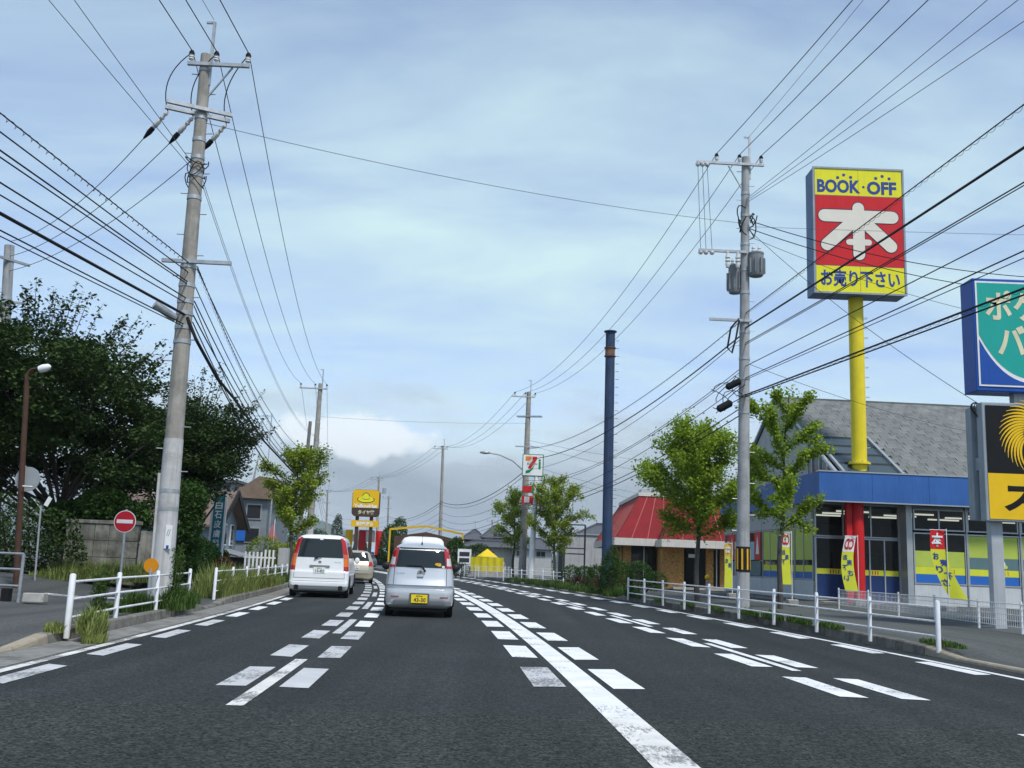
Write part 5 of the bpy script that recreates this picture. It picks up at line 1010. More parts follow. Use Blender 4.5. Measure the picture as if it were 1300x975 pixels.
# convenience store and its rack
st = at(741, 712, 76); CS = thing('convenience_store', 'long pale grey panelled store behind the hedge', 'shop', (st.x - 1.6, 76, .1)); zc = at(740, 681, 76).z
blk(CS, 'wall', M_plgrey, 0, 14, 0, 9, -.1, zc); [blk(CS, 'wall_panel', M_plgrey, .05 + 1.2 * j, 1.19 + 1.2 * j, -.03, -.002, .05, zc - .05) for j in range(11)]
rfr(CS, 1.4, 14, 1, 9, zc + .05, zc + 1.0, M_kawara, 2); blk(CS, 'parapet', M_galv, -.1, 14.1, -.12, .12, zc, zc + .12)
rk = thing('display_rack', 'tall dark pipe frame standing before the grey store', 'rack', (at(716, 712, 70).x, 70, .1)); wR = at(742, 712, 70).x - at(716, 712, 70).x; hz_ = at(730, 668, 70).z
for x in (0, wR): m = MB(); m.cyl((x, 0, -.1), (x, 0, hz_), .06, n=8); m.build('upright', M_dark, rk)
for z in (hz_, at(730, 698, 70).z, at(730, 705, 70).z): m = MB(); m.cyl((0, 0, z), (wR, 0, z), .045, n=8); m.build('crossbar', M_dark, rk)
dk = thing('dark_panel_screen', 'narrow dark green panel beside the ginkgo trunk', 'screen', (at(711, 712, 67).x, 67, .1)); blk(dk, 'panel', mat('dark_green_panel', (.02, .035, .035), .6), -.12, .18, -.05, .05, 0, at(711, 695, 67).z); blk(dk, 'cap', M_dark, -.14, .2, -.06, .06, at(711, 695, 67).z, at(711, 695, 67).z + .05)
# convenience store sign
q = at(674, 722, 64); SS = thing('store_sign', 'white pole sign with striped seven emblem and ATM panels', 'sign', (q.x, 64, .1)); sx0, sx1 = at(669, 590, 64).x - q.x, at(690, 590, 64).x - q.x; zz = lambda py: at(680, py, 64).z - .1
m = MB(); m.cyl((0, 0, -.1), (.15, 0, zz(605)), .19, .15, n=16); m.build('pole', C_white, SS, smooth=True)
b = MB(); b.bx(sx0 - .3, sx1, -.16, .25, zz(605), zz(577)); sb = b.build('sign_box', mat('sign_green_edge', (.05, .22, .13), .5), SS)
b = MB(); b.add([(sx0 - .25, -.168, zz(604)), (sx1 - .06, -.168, zz(604)), (sx1 - .06, -.168, zz(578)), (sx0 - .25, -.168, zz(578))], [(0, 1, 2, 3)]); b.build('panel', C_white, sb)
C_or = mat('sign_orange', (.75, .22, .02), .4); C_grn = mat('sign_green', (.01, .22, .10), .4); sw = sx1 - sx0 + .2; xa = sx0 - .2; hh = zz(578) - zz(604)
def poly(m_, pts, y, nm, par): b_ = MB(); b_.add([(xa + sw * x, y, zz(604) + hh * z) for x, z in pts], [tuple(range(len(pts)))]); return b_.build(nm, m_, par)
poly(C_or, [(.08, .92), (.42, .92), (.30, .70), (.08, .70)], -.172, 'stripe', sb); poly(C_red, [(.42, .92), (.66, .92), (.66, .78), (.36, .32), (.22, .32), (.22, .40), (.44, .74)], -.173, 'stripe', sb); poly(C_grn, [(.10, .22), (.34, .30), (.56, .52), (.46, .30), (.28, .12), (.10, .08)], -.172, 'stripe', sb)
put_text('i', sb, C_grn, xa + sw * .8, -.172, zz(604) + hh * .55, sw * .12, hh * .5, .03); put_text('ELEVEN', sb, C_grn, xa + sw * .42, -.176, zz(604) + hh * .56, sw * .5, hh * .10, .02)
b = MB(); b.bx(sx0 - .25, sx1, -.1, .1, zz(626), zz(617)); pb = b.build('sign_panel', C_grn, SS); b = MB(); b.bx(sx0 - .22, sx0 + .35, -.115, -.102, zz(625.5), zz(617.5)); b.build('panel', C_red, pb)
b = MB(); b.bx(sx0 - .25, sx1, -.1, .1, zz(640), zz(630)); pb = b.build('sign_panel', C_red, SS); put_text('ATM', pb, C_white, (sx0 + sx1) / 2 + .22, -.104, zz(635), .55, .22, .03); b = MB(); b.bx(sx0 - .1, sx0 + .22, -.11, -.102, zz(638.5), zz(631)); b.build('panel', C_white, pb)
# hat shop: sign, portal, store with awnings
q = at(464, 720, 112); YH = 112; HSn = thing('hat_sign', 'big yellow pylon sign with a hat emblem on brown posts', 'sign', (q.x, YH, .1)); hx = lambda px: at(px, 650, YH).x - q.x; hzf = lambda py: at(464, py, YH).z - .1
C_hy = mat('hat_yellow', (.78, .46, .01), .4, var=.04); M_hbrown = mat('hat_brown', (.07, .045, .03), .6)
for px in (454, 472): m = MB(); m.box((hx(px), 0, hzf(622) / 2), (.36, .3, hzf(660) * 1.0 + 2.0)); m.build('post', M_hbrown, HSn)
wS, hS = hx(481.5) - hx(447), hzf(622) - hzf(645); cxS = (hx(481.5) + hx(447)) / 2; b = MB(); b.prism(rrect(wS, hzf(622) - hzf(656), .45, cx0=cxS, cz0=(hzf(622) + hzf(656)) / 2), -.45, .45); hb = b.build('sign_box', M_hbrown, HSn)
b = MB(); b.prism([(cxS - wS / 2 + .05, hzf(645)), (cxS + wS / 2 - .05, hzf(645)), (cxS + wS / 2 - .05, hzf(624)), (cxS + wS / 2 - .35, hzf(622.3)), (cxS - wS / 2 + .35, hzf(622.3)), (cxS - wS / 2 + .05, hzf(624))], -.48, -.452); b.build('panel', C_hy, hb)
def arc(m_, cx_, cz_, rx, rz_, a0, a1, w, y):
    for i in range(16):
        t0, t1 = R(a0 + (a1 - a0) * i / 16), R(a0 + (a1 - a0) * (i + 1) / 16); m_.add([(cx_ + (rx - w) * math.cos(t0), y, cz_ + (rz_ - w) * math.sin(t0)), (cx_ + rx * math.cos(t0), y, cz_ + rz_ * math.sin(t0)), (cx_ + rx * math.cos(t1), y, cz_ + rz_ * math.sin(t1)), (cx_ + (rx - w) * math.cos(t1), y, cz_ + (rz_ - w) * math.sin(t1))], [(0, 1, 2, 3)])
zc_ = hzf(633); b = MB(); disc(b, cxS, zc_ - .12, .9, -.484, sx=1.0) if False else None; b = MB(); b.add([(cxS + .9 * math.cos(t), -.484, zc_ - .12 + .32 * math.sin(t)) for t in np.linspace(0, 2 * math.pi, 24, endpoint=False)], [tuple(range(24))]); b.add([(cxS - .42, -.485, zc_), (cxS + .42, -.485, zc_), (cxS + .38, -.485, zc_ + .5), (cxS + .2, -.485, zc_ + .62), (cxS, -.485, zc_ + .52), (cxS - .22, -.485, zc_ + .6), (cxS - .36, -.485, zc_ + .45)], [tuple(range(7))]); b.build('hat_emblem', C_yel, hb)
for q_ in ((-.12, .98, .4, 150, 390, .09), (.1, .46, .55, 15, 165, .08), (.05, .46, .2, 190, 350, .06)): b = MB(); arc(b, cxS, zc_ + q_[0], *q_[1:], -.488); b.build('hat_outline', C_outline, hb)
put_text('YellowHat', hb, C_white, cxS, -.486, hzf(642.5), wS * .86, .42, .04); put_text('タイヤ館', hb, C_beige, cxS + .1, -.456, hzf(650.5), wS * .6, .5, .03)
b = MB(); b.bx(cxS - wS / 2, cxS + wS / 2, -.3, .3, hzf(669), hzf(661)); pb = b.build('sign_panel', C_hy, HSn); put_text('車検取扱店', pb, C_white, cxS, -.304, hzf(665), wS * .62, .42, .05)
q0, q1 = at(493, 712, 98), at(586, 712, 98); PF = thing('portal_frame', 'yellow steel portal frame along a dark brown gabled workshop', 'building', (q0.x, 98, 0)); wP = q1.x - q0.x; zP = lambda py: at(540, py, 98).z
C_py = mat('portal_yellow', (.62, .40, .02), .5, var=.08)
for i, (xa_, za_, xb_, zb_) in enumerate(((0, zP(673.5), wP * .48, zP(668)), (wP * .48, zP(668), wP, zP(676)))): b = MB(); b.beam((xa_, 0, za_), (xb_, 0, zb_), .2, .2); b.build('beam', C_py, PF)
for x, z in ((0, zP(673)), (wP, zP(676))): b = MB(); b.box((x, 0, z / 2), (.15, .15, z)); b.build('portal_post', C_py, PF)
b = MB(); b.prism([(.3, 0), (wP - .3, 0), (wP - .3, zP(684)), (wP * .48, zP(675)), (.3, zP(682))], 1.2, 9); b.build('gable_wall', mat('workshop_brown', (.09, .055, .04), .8, var=.2), PF)
for j in range(3): blk(PF, 'shutter', M_galv, .8 + 2.1 * j, 2.6 + 2.1 * j, 1.1, 1.18, 0, 2.3)
q = at(455, 712, 122); HS = thing('hat_shop', 'white tyre shop with pale blue awnings behind hat sign', 'shop', (q.x - 5, 124, 0)); zH = at(464, 688, 124).z; blk(HS, 'wall', M_plaster, 0, 12, 0, 8, 0, zH)
for j in range(4):
    b = MB(); b.add([(.3 + 3 * j, -.02, 2.6), (2.9 + 3 * j, -.02, 2.6), (2.9 + 3 * j, -1.1, 1.9), (.3 + 3 * j, -1.1, 1.9), (.3 + 3 * j, -1.1, 1.85), (2.9 + 3 * j, -1.1, 1.85), (2.9 + 3 * j, -.02, 2.55), (.3 + 3 * j, -.02, 2.55)], [(0, 1, 2, 3), (4, 5, 6, 7), (3, 2, 5, 4)]); b.build('awning', mat('awning_blue', (.25, .45, .58), .7), HS); blk(HS, 'shop_window', M_win, .4 + 3 * j, 2.8 + 3 * j, -.03, -.005, .3, 1.8)
for x, c_ in ((1.2, C_hy), (4.0, C_red), (5.2, C_hy), (7.5, C_red), (9.0, C_hy)): blk(HS, 'sale_board', c_, x, x + 1.0, -.06, -.03, 2.7, zH - .3)
for x, c_ in ((-17.1, C_red), (-18.6, C_hy), (-15.2, C_red)):
    f = thing('pennant', {-17.1: 'red pennant between the hat sign posts', -18.6: 'yellow pennant beside the hat sign posts', -15.2: 'red pennant on the far side of the hat sign'}[x], 'banner', (x + .4, 114, .1), 0, 'pennants at the hat shop'); m = MB(); m.cyl((0, 0, 0), (0, 0, 4.2), .03, n=6); m.build('pennant_pole', C_white, f); m = MB(); m.grid(lambda u, vv: (.05 + .8 * u, .08 * math.sin(u * 5 + vv * 3), 1.4 + 2.7 * vv), 6, 8); m.build('pennant_cloth', c_, f)
# yellow tent
q = at(618, 722, 80); TN = thing('market_tent', 'bright yellow pyramid tent with yellow tarpaulin walls', 'tent', (q.x, 80, .42)); C_tent = mat('tent_yellow', (.70, .50, .02), .6, var=.08); C_tent2 = mat('tarp_yellow', (.58, .50, .02), .6, var=.12, scale=2)
zt0, zt1 = at(618, 707, 80).z - .42, at(618, 699, 80).z - .42; m = MB(); m.add([(-.85, -.8, zt0), (.85, -.8, zt0), (.85, .9, zt0), (-.85, .9, zt0), (0, .05, zt1 + .15)], [(0, 1, 4), (1, 2, 4), (2, 3, 4), (3, 0, 4)]); m.build('canopy', C_tent, TN)
m = MB(); m.grid(lambda u, vv: (-1.3 + 2.6 * u, -.9 + .05 * math.sin(u * 30), .05 + (zt0 - .08) * vv), 40, 2); m.build('tarpaulin', C_tent2, TN); m = MB(); m.bx(-1.5, 1.5, -1.1, 1.1, -.45, .02); m.build('platform', M_conc, TN); m = MB(); m.grid(lambda u, vv: (1.3, -.9 + 1.8 * u, .05 + (zt0 - .08) * vv), 10, 2); m.build('tarpaulin', C_tent2, TN); m = MB(); m.grid(lambda u, vv: (-1.3, -.9 + 1.8 * u, .05 + (zt0 - .08) * vv), 10, 2); m.build('tarpaulin', C_tent2, TN)
for x in (-1.25, 1.25): m = MB(); m.cyl((x, -.85, 0), (x, -.85, zt0), .03, n=6); m.build('tent_leg', M_galv, TN)
mesh_fence('pale mesh fence along the lot with the yellow tent', [(at(590 + 14 * j, 712, 73).x, 73 - .3 * j, .1) for j in range(10)], .85)
q = at(589, 718, 84); vb = thing('vending_machine', 'white cabinet with dark shelves beside the yellow tent', 'cabinet', (q.x, 84, .1)); blk(vb, 'cabinet', C_white, -.55, .55, 0, .7, 0, at(589, 697, 84).z - .1)
for j in range(3): blk(vb, 'shelf_opening', M_dark, -.42, .42, -.02, -.004, .5 + .5 * j, .85 + .5 * j)

# ------------------------------------------------------------------ left side: wall, houses, signs, barrier
q = at(79, 712, 27); q2 = at(172, 712, 27); WL = thing('block_wall', 'weathered concrete block wall under the dark shrubs', 'wall', (q.x, 27, .35)); wW = q2.x - q.x; hW = at(120, 660, 27).z - .35
M_block = [mat('wall_block%d' % j, c_, .9, var=.25, scale=3, bump=.3, dirt=(.07, .075, .06), dscale=2.5, dth=(.42, .68), streak=.5) for j, c_ in enumerate(((.23, .225, .19), (.27, .26, .22), (.19, .19, .16)))]
blk(WL, 'core', M_block[2], .02, wW - .02, .03, .14, -.4, hW - .06); nb, nr = 5, 4
for r_ in range(nr):
    for c_ in range(nb): blk(WL, 'block', random.choice(M_block), wW * c_ / nb + .008, wW * (c_ + 1) / nb - .008, 0 - random.uniform(0, .006), .17, -.3 + (hW + .2) * r_ / nr + .006, -.3 + (hW + .2) * (r_ + 1) / nr - .006, bev=.008)
blk(WL, 'coping', M_block[1], -.03, wW + .03, -.03, .2, hW - .1 + .004, hW, bev=.01); blk(WL, 'gate_pier', M_block[1], wW + .1, wW + .5, -.1, .3, -.4, hW - .25, bev=.01)
q = at(159, 660, 26); NE = thing('no_entry_sign', 'round red no-entry sign with white bar on slim post', 'road sign', (q.x, 25.0, .4)); q = at(158.5, 662, 25); zN = q.z - .4
NE.location.x = q.x
m = MB(); m.cyl((.03, .03, -.3), (0, .03, zN + .3), .03, n=10); m.build('post', M_galv, NE, smooth=True); m = MB(); m.cyl((0, 0, zN), (0, .012, zN), .272, n=36); pn = m.build('disc', C_white, NE); m = MB(); disc(m, 0, zN, .255, -.004, 36); m.build('red_face', mat('traffic_red', (.50, .015, .03), .4, var=.04), pn); blk(NE, 'white_bar', C_white, -.2, .2, -.009, -.005, zN - .045, zN + .045, pn)
q = at(22, 735, 22.5); ST = thing('street_lamp', 'rust-brown street lamp with white bulb head before dark tree', 'street lamp', (q.x, 22.5, .3)); l0 = at(35, 470, 22.5); l1 = at(56, 463, 22.5); zL = l0.z - .3; dxl = l0.x - q.x
m = MB(); m.tube([(0, 0, -.2), (dxl * .9, 0, zL - .5), (dxl, 0, zL - .1), (dxl + .08, 0, zL + .02), (dxl + .25, 0, zL + .06)], [.07, .058, .045, .032, .028], 10); m.build('post', M_rust, ST, smooth=True); m = MB(); m.lathe((0, 0, 0), [(.03, .16), (.07, .12), (.095, 0), (.08, -.1), (.02, -.13)], 14); o = m.build('lamp_head', C_white, ST, smooth=True); o.location = (l1.x - q.x, 0, zL + .06); o.rotation_euler = (0, R(70), 0)
m = MB(); m.cyl((-.1, .10, at(12, 607, 22.5).z - .3), (-.1, .13, at(12, 607, 22.5).z - .3), .28, n=28); m.build('mirror_back', mat('mirror_grey', (.30, .33, .34), .5, var=.1), ST); m = MB(); m.cyl((-.08, -.13, at(12, 617, 22.5).z - .3), (.08, 0, at(12, 617, 22.5).z - .3), .02, n=6); m.build('mirror_clamp', M_galv, ST)
q = at(44, 741, 24); RFp = thing('marker_post', 'slim leaning grey post with tilted white reflector', 'post', (q.x, 24, .3)); tq = at(52, 642, 24); m = MB(); m.cyl((0, 0, -.2), (tq.x - q.x, 0, tq.z - .3), .022, n=8); m.build('post', M_galv, RFp); m = MB(); m.box((tq.x - q.x + .17, -.03, tq.z - .2), (.1, .02, .22), m=Matrix.Rotation(R(25), 3, 'Y')); m.build('reflector', C_white, RFp)
q = at(24, 755, 18.5); BR_ = thing('pipe_barrier', 'grey steel pipe barrier beside a small concrete block', 'barrier', (q.x, 18.5, .2)); hB = at(24, 703, 18.5).z - .2
for z in (hB, hB * .66, hB * .3): m = MB(); m.cyl((-1.6, .3, z), (0, 0, z), .022, n=8); m.build('rail', M_galv, BR_, smooth=True)
for x, y in ((0, 0), (-1.6, .3)): m = MB(); m.cyl((x, y, -.15), (x, y, hB), .03, n=10); m.build('post', M_galv, BR_, smooth=True)
m = MB(); m.box((-.25, .05, .05), (.14, .14, .3)); m.build('foot_block', M_black, BR_)
q = at(42, 752, 18.3); m = MB(); m.prismx([(0, 0), (.22, 0), (.2, .16), (.02, .16)], 0, .38); cb_ = m.build('concrete_block', M_conc, loc=(q.x - .19, 18.3, .18), bevel=.012); tag(cb_, 'small concrete parking block on the side street', 'block')
# white stop line on the side street
b = MB(); c_ = [(at(65, 751, 19.8)), (at(120, 747, 21.5)), (at(98, 742, 21.8))]
b.grid(lambda u, vv: (-9.6 + 2.2 * u, 21.0 + .45 * vv + .5 * u, zl(-9.6 + 2.2 * u, 21) + .012), 8, 1); b.build('stop_line', M_paintw, road)
# clinic sign
q = at(270, 735, 38); CL = thing('clinic_sign', 'tall teal vertical clinic sign with white characters', 'sign', (q.x, 38, .3)); zC0, zC1 = at(271, 692, 38).z - .3, at(271, 627, 38).z - .3; wC = .40
for s in (-1, 1): blk(CL, 'frame_post', C_white, s * (wC / 2 + .05) - .035, s * (wC / 2 + .05) + .035, -.03, .06, -.3, zC1 + .04)
cp = blk(CL, 'panel', mat('clinic_teal', (.03, .19, .24), .5, var=.06), -wC / 2, wC / 2, -.02, .03, zC0 - .3, zC1)
for j, ch in enumerate('白石皮膚科'): put_text(ch, cp, C_white, 0, -.026, zC1 - .42 - j * (zC1 - zC0) / 5.4, .27, .29, .02)
# small gabled house and neighbours
HG = at(298, 712, 45); M_bluewall = mat('wall_bluegrey', (.27, .33, .37), .85, var=.12, streak=.35); M_tanroof = mat('tan_roof', (.165, .125, .105), .8, var=.15, streak=.2); M_barge = mat('dark_barge', (.03, .028, .03), .7)
H1 = thing('gabled_house', 'small blue-grey gabled house with tan roof beside clinic sign', 'house', (HG.x - 1.1, 45, .2)); zr_ = at(298, 626, 47).z - .2; ze_ = at(290, 662, 45).z - .2
b = MB(); b.prismx([(0, -.3), (4, -.3), (4, ze_), (2, zr_ - .1), (0, ze_)], -6, 0); b.build('wall', M_bluewall, H1)
sl_ = (zr_ - ze_) / 2.0
for s in (0, 1):
    y0_, y1_ = (-.4, 2.0) if s == 0 else (4.4, 2.0); b = MB(); zz0 = ze_ - .4 * sl_; b.add([(-6.3, y0_, zz0), (.45, y0_, zz0), (.45, y1_, zr_), (-6.3, y1_, zr_), (-6.3, y0_, zz0 + .1), (.45, y0_, zz0 + .1), (.45, y1_, zr_ + .1), (-6.3, y1_, zr_ + .1)], [(0, 1, 2, 3), (4, 7, 6, 5), (0, 4, 5, 1), (1, 5, 6, 2), (2, 6, 7, 3), (3, 7, 4, 0)]); rf_ = b.build('roof', M_tanroof, H1)
    for j in range(11): b = MB(); xx_ = -6.2 + .62 * j; b.beam((xx_, y0_, zz0 + .12), (xx_, y1_, zr_ + .12), .05, .04); b.build('roof_batten', M_tanroof, rf_)
    b = MB(); b.beam((.49, y0_, zz0 + .02), (.49, y1_, zr_ + .02), .06, .28); b.build('bargeboard', M_barge, H1)
for y, z in ((.7, 1.3), (1.7, 1.3), (2.8, 1.3)): f = blk(H1, 'window', C_white, .002, .05, y, y + .5, z, z + 1.0); blk(H1, 'pane', M_win, .052, .058, y + .06, y + .44, z + .06, z + .94, f)
b = MB(); b.add([(.02, -.3, 1.15), (.02, 3, 1.15), (1.3, 3, .85), (1.3, -.3, .85), (.02, -.3, 1.1), (.02, 3, 1.1), (1.3, 3, .8), (1.3, -.3, .8)], [(0, 1, 2, 3), (4, 7, 6, 5), (3, 2, 6, 7)]); b.build('awning', M_galv, H1)
blk(H1, 'porch_wall', M_barge, .06, .9, .3, 2.9, -.3, .78)
H2 = thing('tall_house', 'taller grey house with brown roof behind the gabled house', 'house', (at(300, 712, 52).x, 52, .2)); zt_ = at(315, 632, 52).z - .2; blk(H2, 'wall', mat('wall_dull', (.22, .25, .27), .85, var=.15, streak=.3), -.5, 1.4, 0, 5, -.3, zt_)
b = MB(); b.prism([(-.7, zt_), (1.6, zt_ - .05), (1.7, at(327, 612, 52).z), (.9, at(327, 612, 52).z + .1)], -.3, 5.3); b.build('roof', mat('brown_tile', (.20, .15, .11), .8, var=.2), H2)
for z in (zt_ - 1.1, zt_ - 2.3): f = blk(H2, 'window', M_alu, .3, 1.1, -.05, -.003, z, z + .8); blk(H2, 'pane', M_win, .36, 1.04, -.06, -.052, z + .06, z + .74, f)
m = MB(); m.cyl((.5, -.1, zt_ + .5), (.75, -.1, zt_ + 2.4), .07, .02, n=8); m.build('metal_flue', M_galv, H2, smooth=True); b = MB(); b.cyl((1.6, -.15, -.3), (1.6, -.15, zt_), .05, n=8); b.build('downpipe', M_galv, H2)
blk(H2, 'blue_tarp', mat('tarp_blue', (.02, .14, .5), .6), -.4, .35, -.12, -.02, 1.6, 2.3)
H3 = thing('flat_house', 'grey flat-roofed house half hidden by the dark tree', 'house', (at(252, 712, 56).x, 56, .2)); z3 = at(265, 612, 56).z - .2; blk(H3, 'wall', mat('wall_slate', (.30, .33, .35), .85, var=.1, streak=.3), -4, 1.6, 0, 6, -.3, z3); blk(H3, 'eave', M_kawara, -4.3, 1.9, -.3, 6.3, z3, z3 + .15)
b = MB(); b.cyl((2.6, 1, -.3), (2.6, 1, z3 - .2), 1.2, n=20); b.build('water_tank', mat('tank_grey', (.28, .27, .25), .8, var=.2), H3, smooth=True)
for x in (-1.5, .2): f = blk(H3, 'window', M_alu, x, x + 1, -.05, -.003, z3 - 1.2, z3 - .4); blk(H3, 'pane', M_win, x + .06, x + .94, -.06, -.052, z3 - 1.14, z3 - .46, f)
b = at(345, 529, 58); AN = thing('tv_antenna', 'yagi television antenna on a mast over the clinic houses', 'antenna', (b.x, 58, .2)); m = MB(); m.cyl((0, 0, 0), (0, 0, b.z), .025, n=6); m.build('mast', M_galv, AN); m = MB(); m.cyl((-1.1, 0, b.z - .2), (.1, 0, b.z - .15), .015, n=5)
for j in range(9): m.cyl((-1.05 + .13 * j, -.28, b.z - .2), (-1.05 + .13 * j, .28, b.z - .2), .008, n=4)
m.build('yagi_elements', M_galv, AN)
pk = thing('picket_fence', 'pale upright picket fence beside the gabled house', 'fence', (at(310, 712, 41).x, 41, .2))
for j in range(8): b = MB(); b.bx(.16 * j, .16 * j + .07, 0, .03, 0, 1.05 + .1 * (j > 4)); b.build('picket', C_white, pk)
for z in (.3, .8): blk(pk, 'crossrail', C_white, -.05, 1.25, .032, .07, z, z + .06)
blk(pk, 'gatepost', M_plgrey, 1.35, 1.75, 0, .3, 0, 1.25)
pf = thing('pink_flag', 'small pink triangular flag behind the roadside ginkgo', 'flag', (at(345, 712, 50).x, 50, .2)); b = at(343, 672, 50); m = MB(); m.cyl((0, 0, 0), (0, 0, b.z + .3), .02, n=6); m.build('flag_pole', C_white, pf); m = MB(); m.add([(-.1, 0, b.z + .1), (-.35, .05, b.z - .75), (.25, .02, b.z - .8)], [(0, 1, 2)]); m.build('flag_cloth', mat('pink', (.6, .2, .22), .7), pf)

# ------------------------------------------------------------------ plants
def quads_obj(name, P, N_, Tn, ln, wd, m_, parent=None, kind=None):
    n = len(P); Bt = np.cross(N_, Tn); V = np.empty((n, 4, 3), np.float32)
    V[:, 0] = P - Tn * (ln / 2)[:, None]; V[:, 1] = P + Bt * (wd / 2)[:, None] + N_ * (ln * .08)[:, None]; V[:, 2] = P + Tn * (ln / 2)[:, None]; V[:, 3] = P - Bt * (wd / 2)[:, None] + N_ * (ln * .08)[:, None]
    me = bpy.data.meshes.new(name); me.vertices.add(n * 4); me.vertices.foreach_set('co', V.ravel()); me.loops.add(n * 4); me.loops.foreach_set('vertex_index', np.arange(n * 4, dtype=np.int32)); me.polygons.add(n); me.polygons.foreach_set('loop_start', np.arange(0, n * 4, 4, dtype=np.int32)); me.polygons.foreach_set('loop_total', np.full(n, 4, np.int32)); me.update(calc_edges=True)
    me.materials.append(m_); o = bpy.data.objects.new(name, me); COL.objects.link(o)
    if parent: o.parent = parent
    if kind: o['kind'] = kind
    return o
def leaves(name, P, size, m_, rng, parent=None, up=.5, wr=.6, kind=None):
    n = len(P); N_ = rng.normal(size=(n, 3)); N_[:, 2] = np.abs(N_[:, 2]) + up; N_ /= np.linalg.norm(N_, axis=1)[:, None]; T = rng.normal(size=(n, 3)); T -= N_ * (T * N_).sum(1)[:, None]; T /= np.linalg.norm(T, axis=1)[:, None]
    ln = size * rng.uniform(.65, 1.35, n); return quads_obj(name, P, N_, T, ln, ln * wr, m_, parent, kind)
def blob(rng, c, r, n, shell=.0):
    d = rng.normal(size=(n, 3)); d /= np.linalg.norm(d, axis=1)[:, None]; q = rng.uniform(shell, 1, n) ** (1 / 2.2); return np.array(c) + d * q[:, None] * np.array(r)
L_dark = leafmat('leaf_dark', (.012, .028, .009), (.062, .11, .026), 1.2, .22); L_mid = leafmat('leaf_mid', (.022, .060, .012), (.075, .15, .03), 1.6, .3); L_gink = leafmat('leaf_ginkgo', (.13, .23, .02), (.36, .48, .05), 1.8, .4); L_ginky = leafmat('leaf_ginkgo_yellow', (.13, .21, .02), (.35, .43, .05), 1.6, .4); L_hedge = leafmat('leaf_hedge', (.016, .05, .010), (.05, .12, .022), 3, .2); L_grass = leafmat('grass_blade', (.10, .15, .035), (.34, .38, .12), 2, .35); L_grassd = leafmat('grass_dark', (.03, .07, .015), (.10, .17, .035), 2, .3); L_red = leafmat('azalea_brown', (.07, .035, .02), (.15, .06, .035), 4, .2)
M_bark = mat('bark', (.055, .045, .037), .95, var=.3, scale=8, bump=.6, bscale=18); M_barkg = mat('bark_grey', (.075, .07, .062), .95, var=.3, scale=8, bump=.5, bscale=20)
def big_tree(label, base, H_, rx, rz, cz, seed, nclump, per, leaf=.12, lm=L_dark, off=(0, 0), squash=.34, shoots=50, group='broadleaf trees by the side street', cs=1.0, ry=None):
    rng = np.random.RandomState(seed); t = thing('broadleaf_tree', label, 'tree', base, 0, group); ry = ry or rx
    m_ = MB(); m_.tube([(0, 0, -.2), (.05, 0, .5), (off[0] * .1, 0, 1.1), (off[0] * .2, .05, 1.9)], [.30, .23, .19, .15], 10); m_.build('trunk', M_bark, t, smooth=True); P = []; k = 0
    for i in range(nclump):
        th = rng.uniform(0, 2 * math.pi); ph = math.acos(rng.uniform(-.62, 1)); q = rng.uniform(.45, 1.0) ** .6 * (.86 + .2 * math.sin(3 * th + seed) * math.sin(ph * 4 + seed * 2) + rng.uniform(-.06, .1))
        c = np.array([off[0] + rx * q * math.sin(ph) * math.cos(th), off[1] + ry * q * math.sin(ph) * math.sin(th), cz + rz * q * math.cos(ph)])
        s = rng.uniform(.75, 1.25) * cs; n = int(per * s); P.append(blob(rng, c, (.85 * s, .85 * s, squash * s), n))
        if i % 8 == 0:
            a = Vector((off[0] * .15, 0, rng.uniform(1.0, 1.9))); e = Vector(c); mid = a.lerp(e, .5) + Vector((rng.uniform(-.3, .3), rng.uniform(-.3, .3), rng.uniform(-.1, .4))); m_ = MB(); m_.tube([a, a.lerp(mid, .5) + Vector((0, 0, .1)), mid, mid.lerp(e, .6), e], [.05, .04, .03, .02, .008], 6); m_.build('limb', M_bark, t, smooth=True)
    for i in range(shoots):
        th = rng.uniform(0, 2 * math.pi); ph = math.acos(rng.uniform(.0, 1)); c = np.array([off[0] + rx * .92 * math.sin(ph) * math.cos(th), off[1] + ry * .92 * math.sin(ph) * math.sin(th), cz + rz * .92 * math.cos(ph)]); d = np.array([math.sin(ph) * math.cos(th), math.sin(ph) * math.sin(th), .7 + math.cos(ph) * .4]); ln = rng.uniform(.5, 1.15)
        tt = rng.uniform(0, 1, 38); P.append(c + d * (tt * ln)[:, None] + rng.normal(size=(38, 3)) * .07)
        m_ = MB() if i % 10 == 0 else m_; m_.tube([c - d * .3, c + d * ln * .5, c + d * ln], [.012, .008, .004], 4)
        if i % 10 == 9: m_.build('twigs', M_bark, t, kind='stuff')
    leaves('crown', np.concatenate(P), leaf, lm, rng, t, up=.9, kind='stuff'); return t
q = at(78, 712, 28.5); big_tree('big dark broadleaf tree above the block wall', (q.x, 28.5, .4), 8, 4.2, 3.5, 4.25, 5, 200, 310, .13, off=(-1.5, .3), shoots=90)
q = at(10, 712, 30); big_tree('dark broadleaf tree behind the rusty street lamp', (q.x - 1.5, 31, .4), 7, 3.6, 3.2, 4.2, 8, 110, 300, .125, off=(0, 0), shoots=40)
q = at(243, 712, 35); big_tree('spreading dark tree behind the stout utility pole', (q.x, 35, .3), 6.5, 2.0, 2.05, 4.45, 21, 95, 300, .115, off=(-.25, 0), shoots=45)
q = at(190, 712, 33); big_tree('middle dark tree linking the two big crowns', (q.x, 34, .3), 6.5, 2.0, 1.5, 3.5, 33, 70, 300, .115, off=(0, 0), shoots=30)
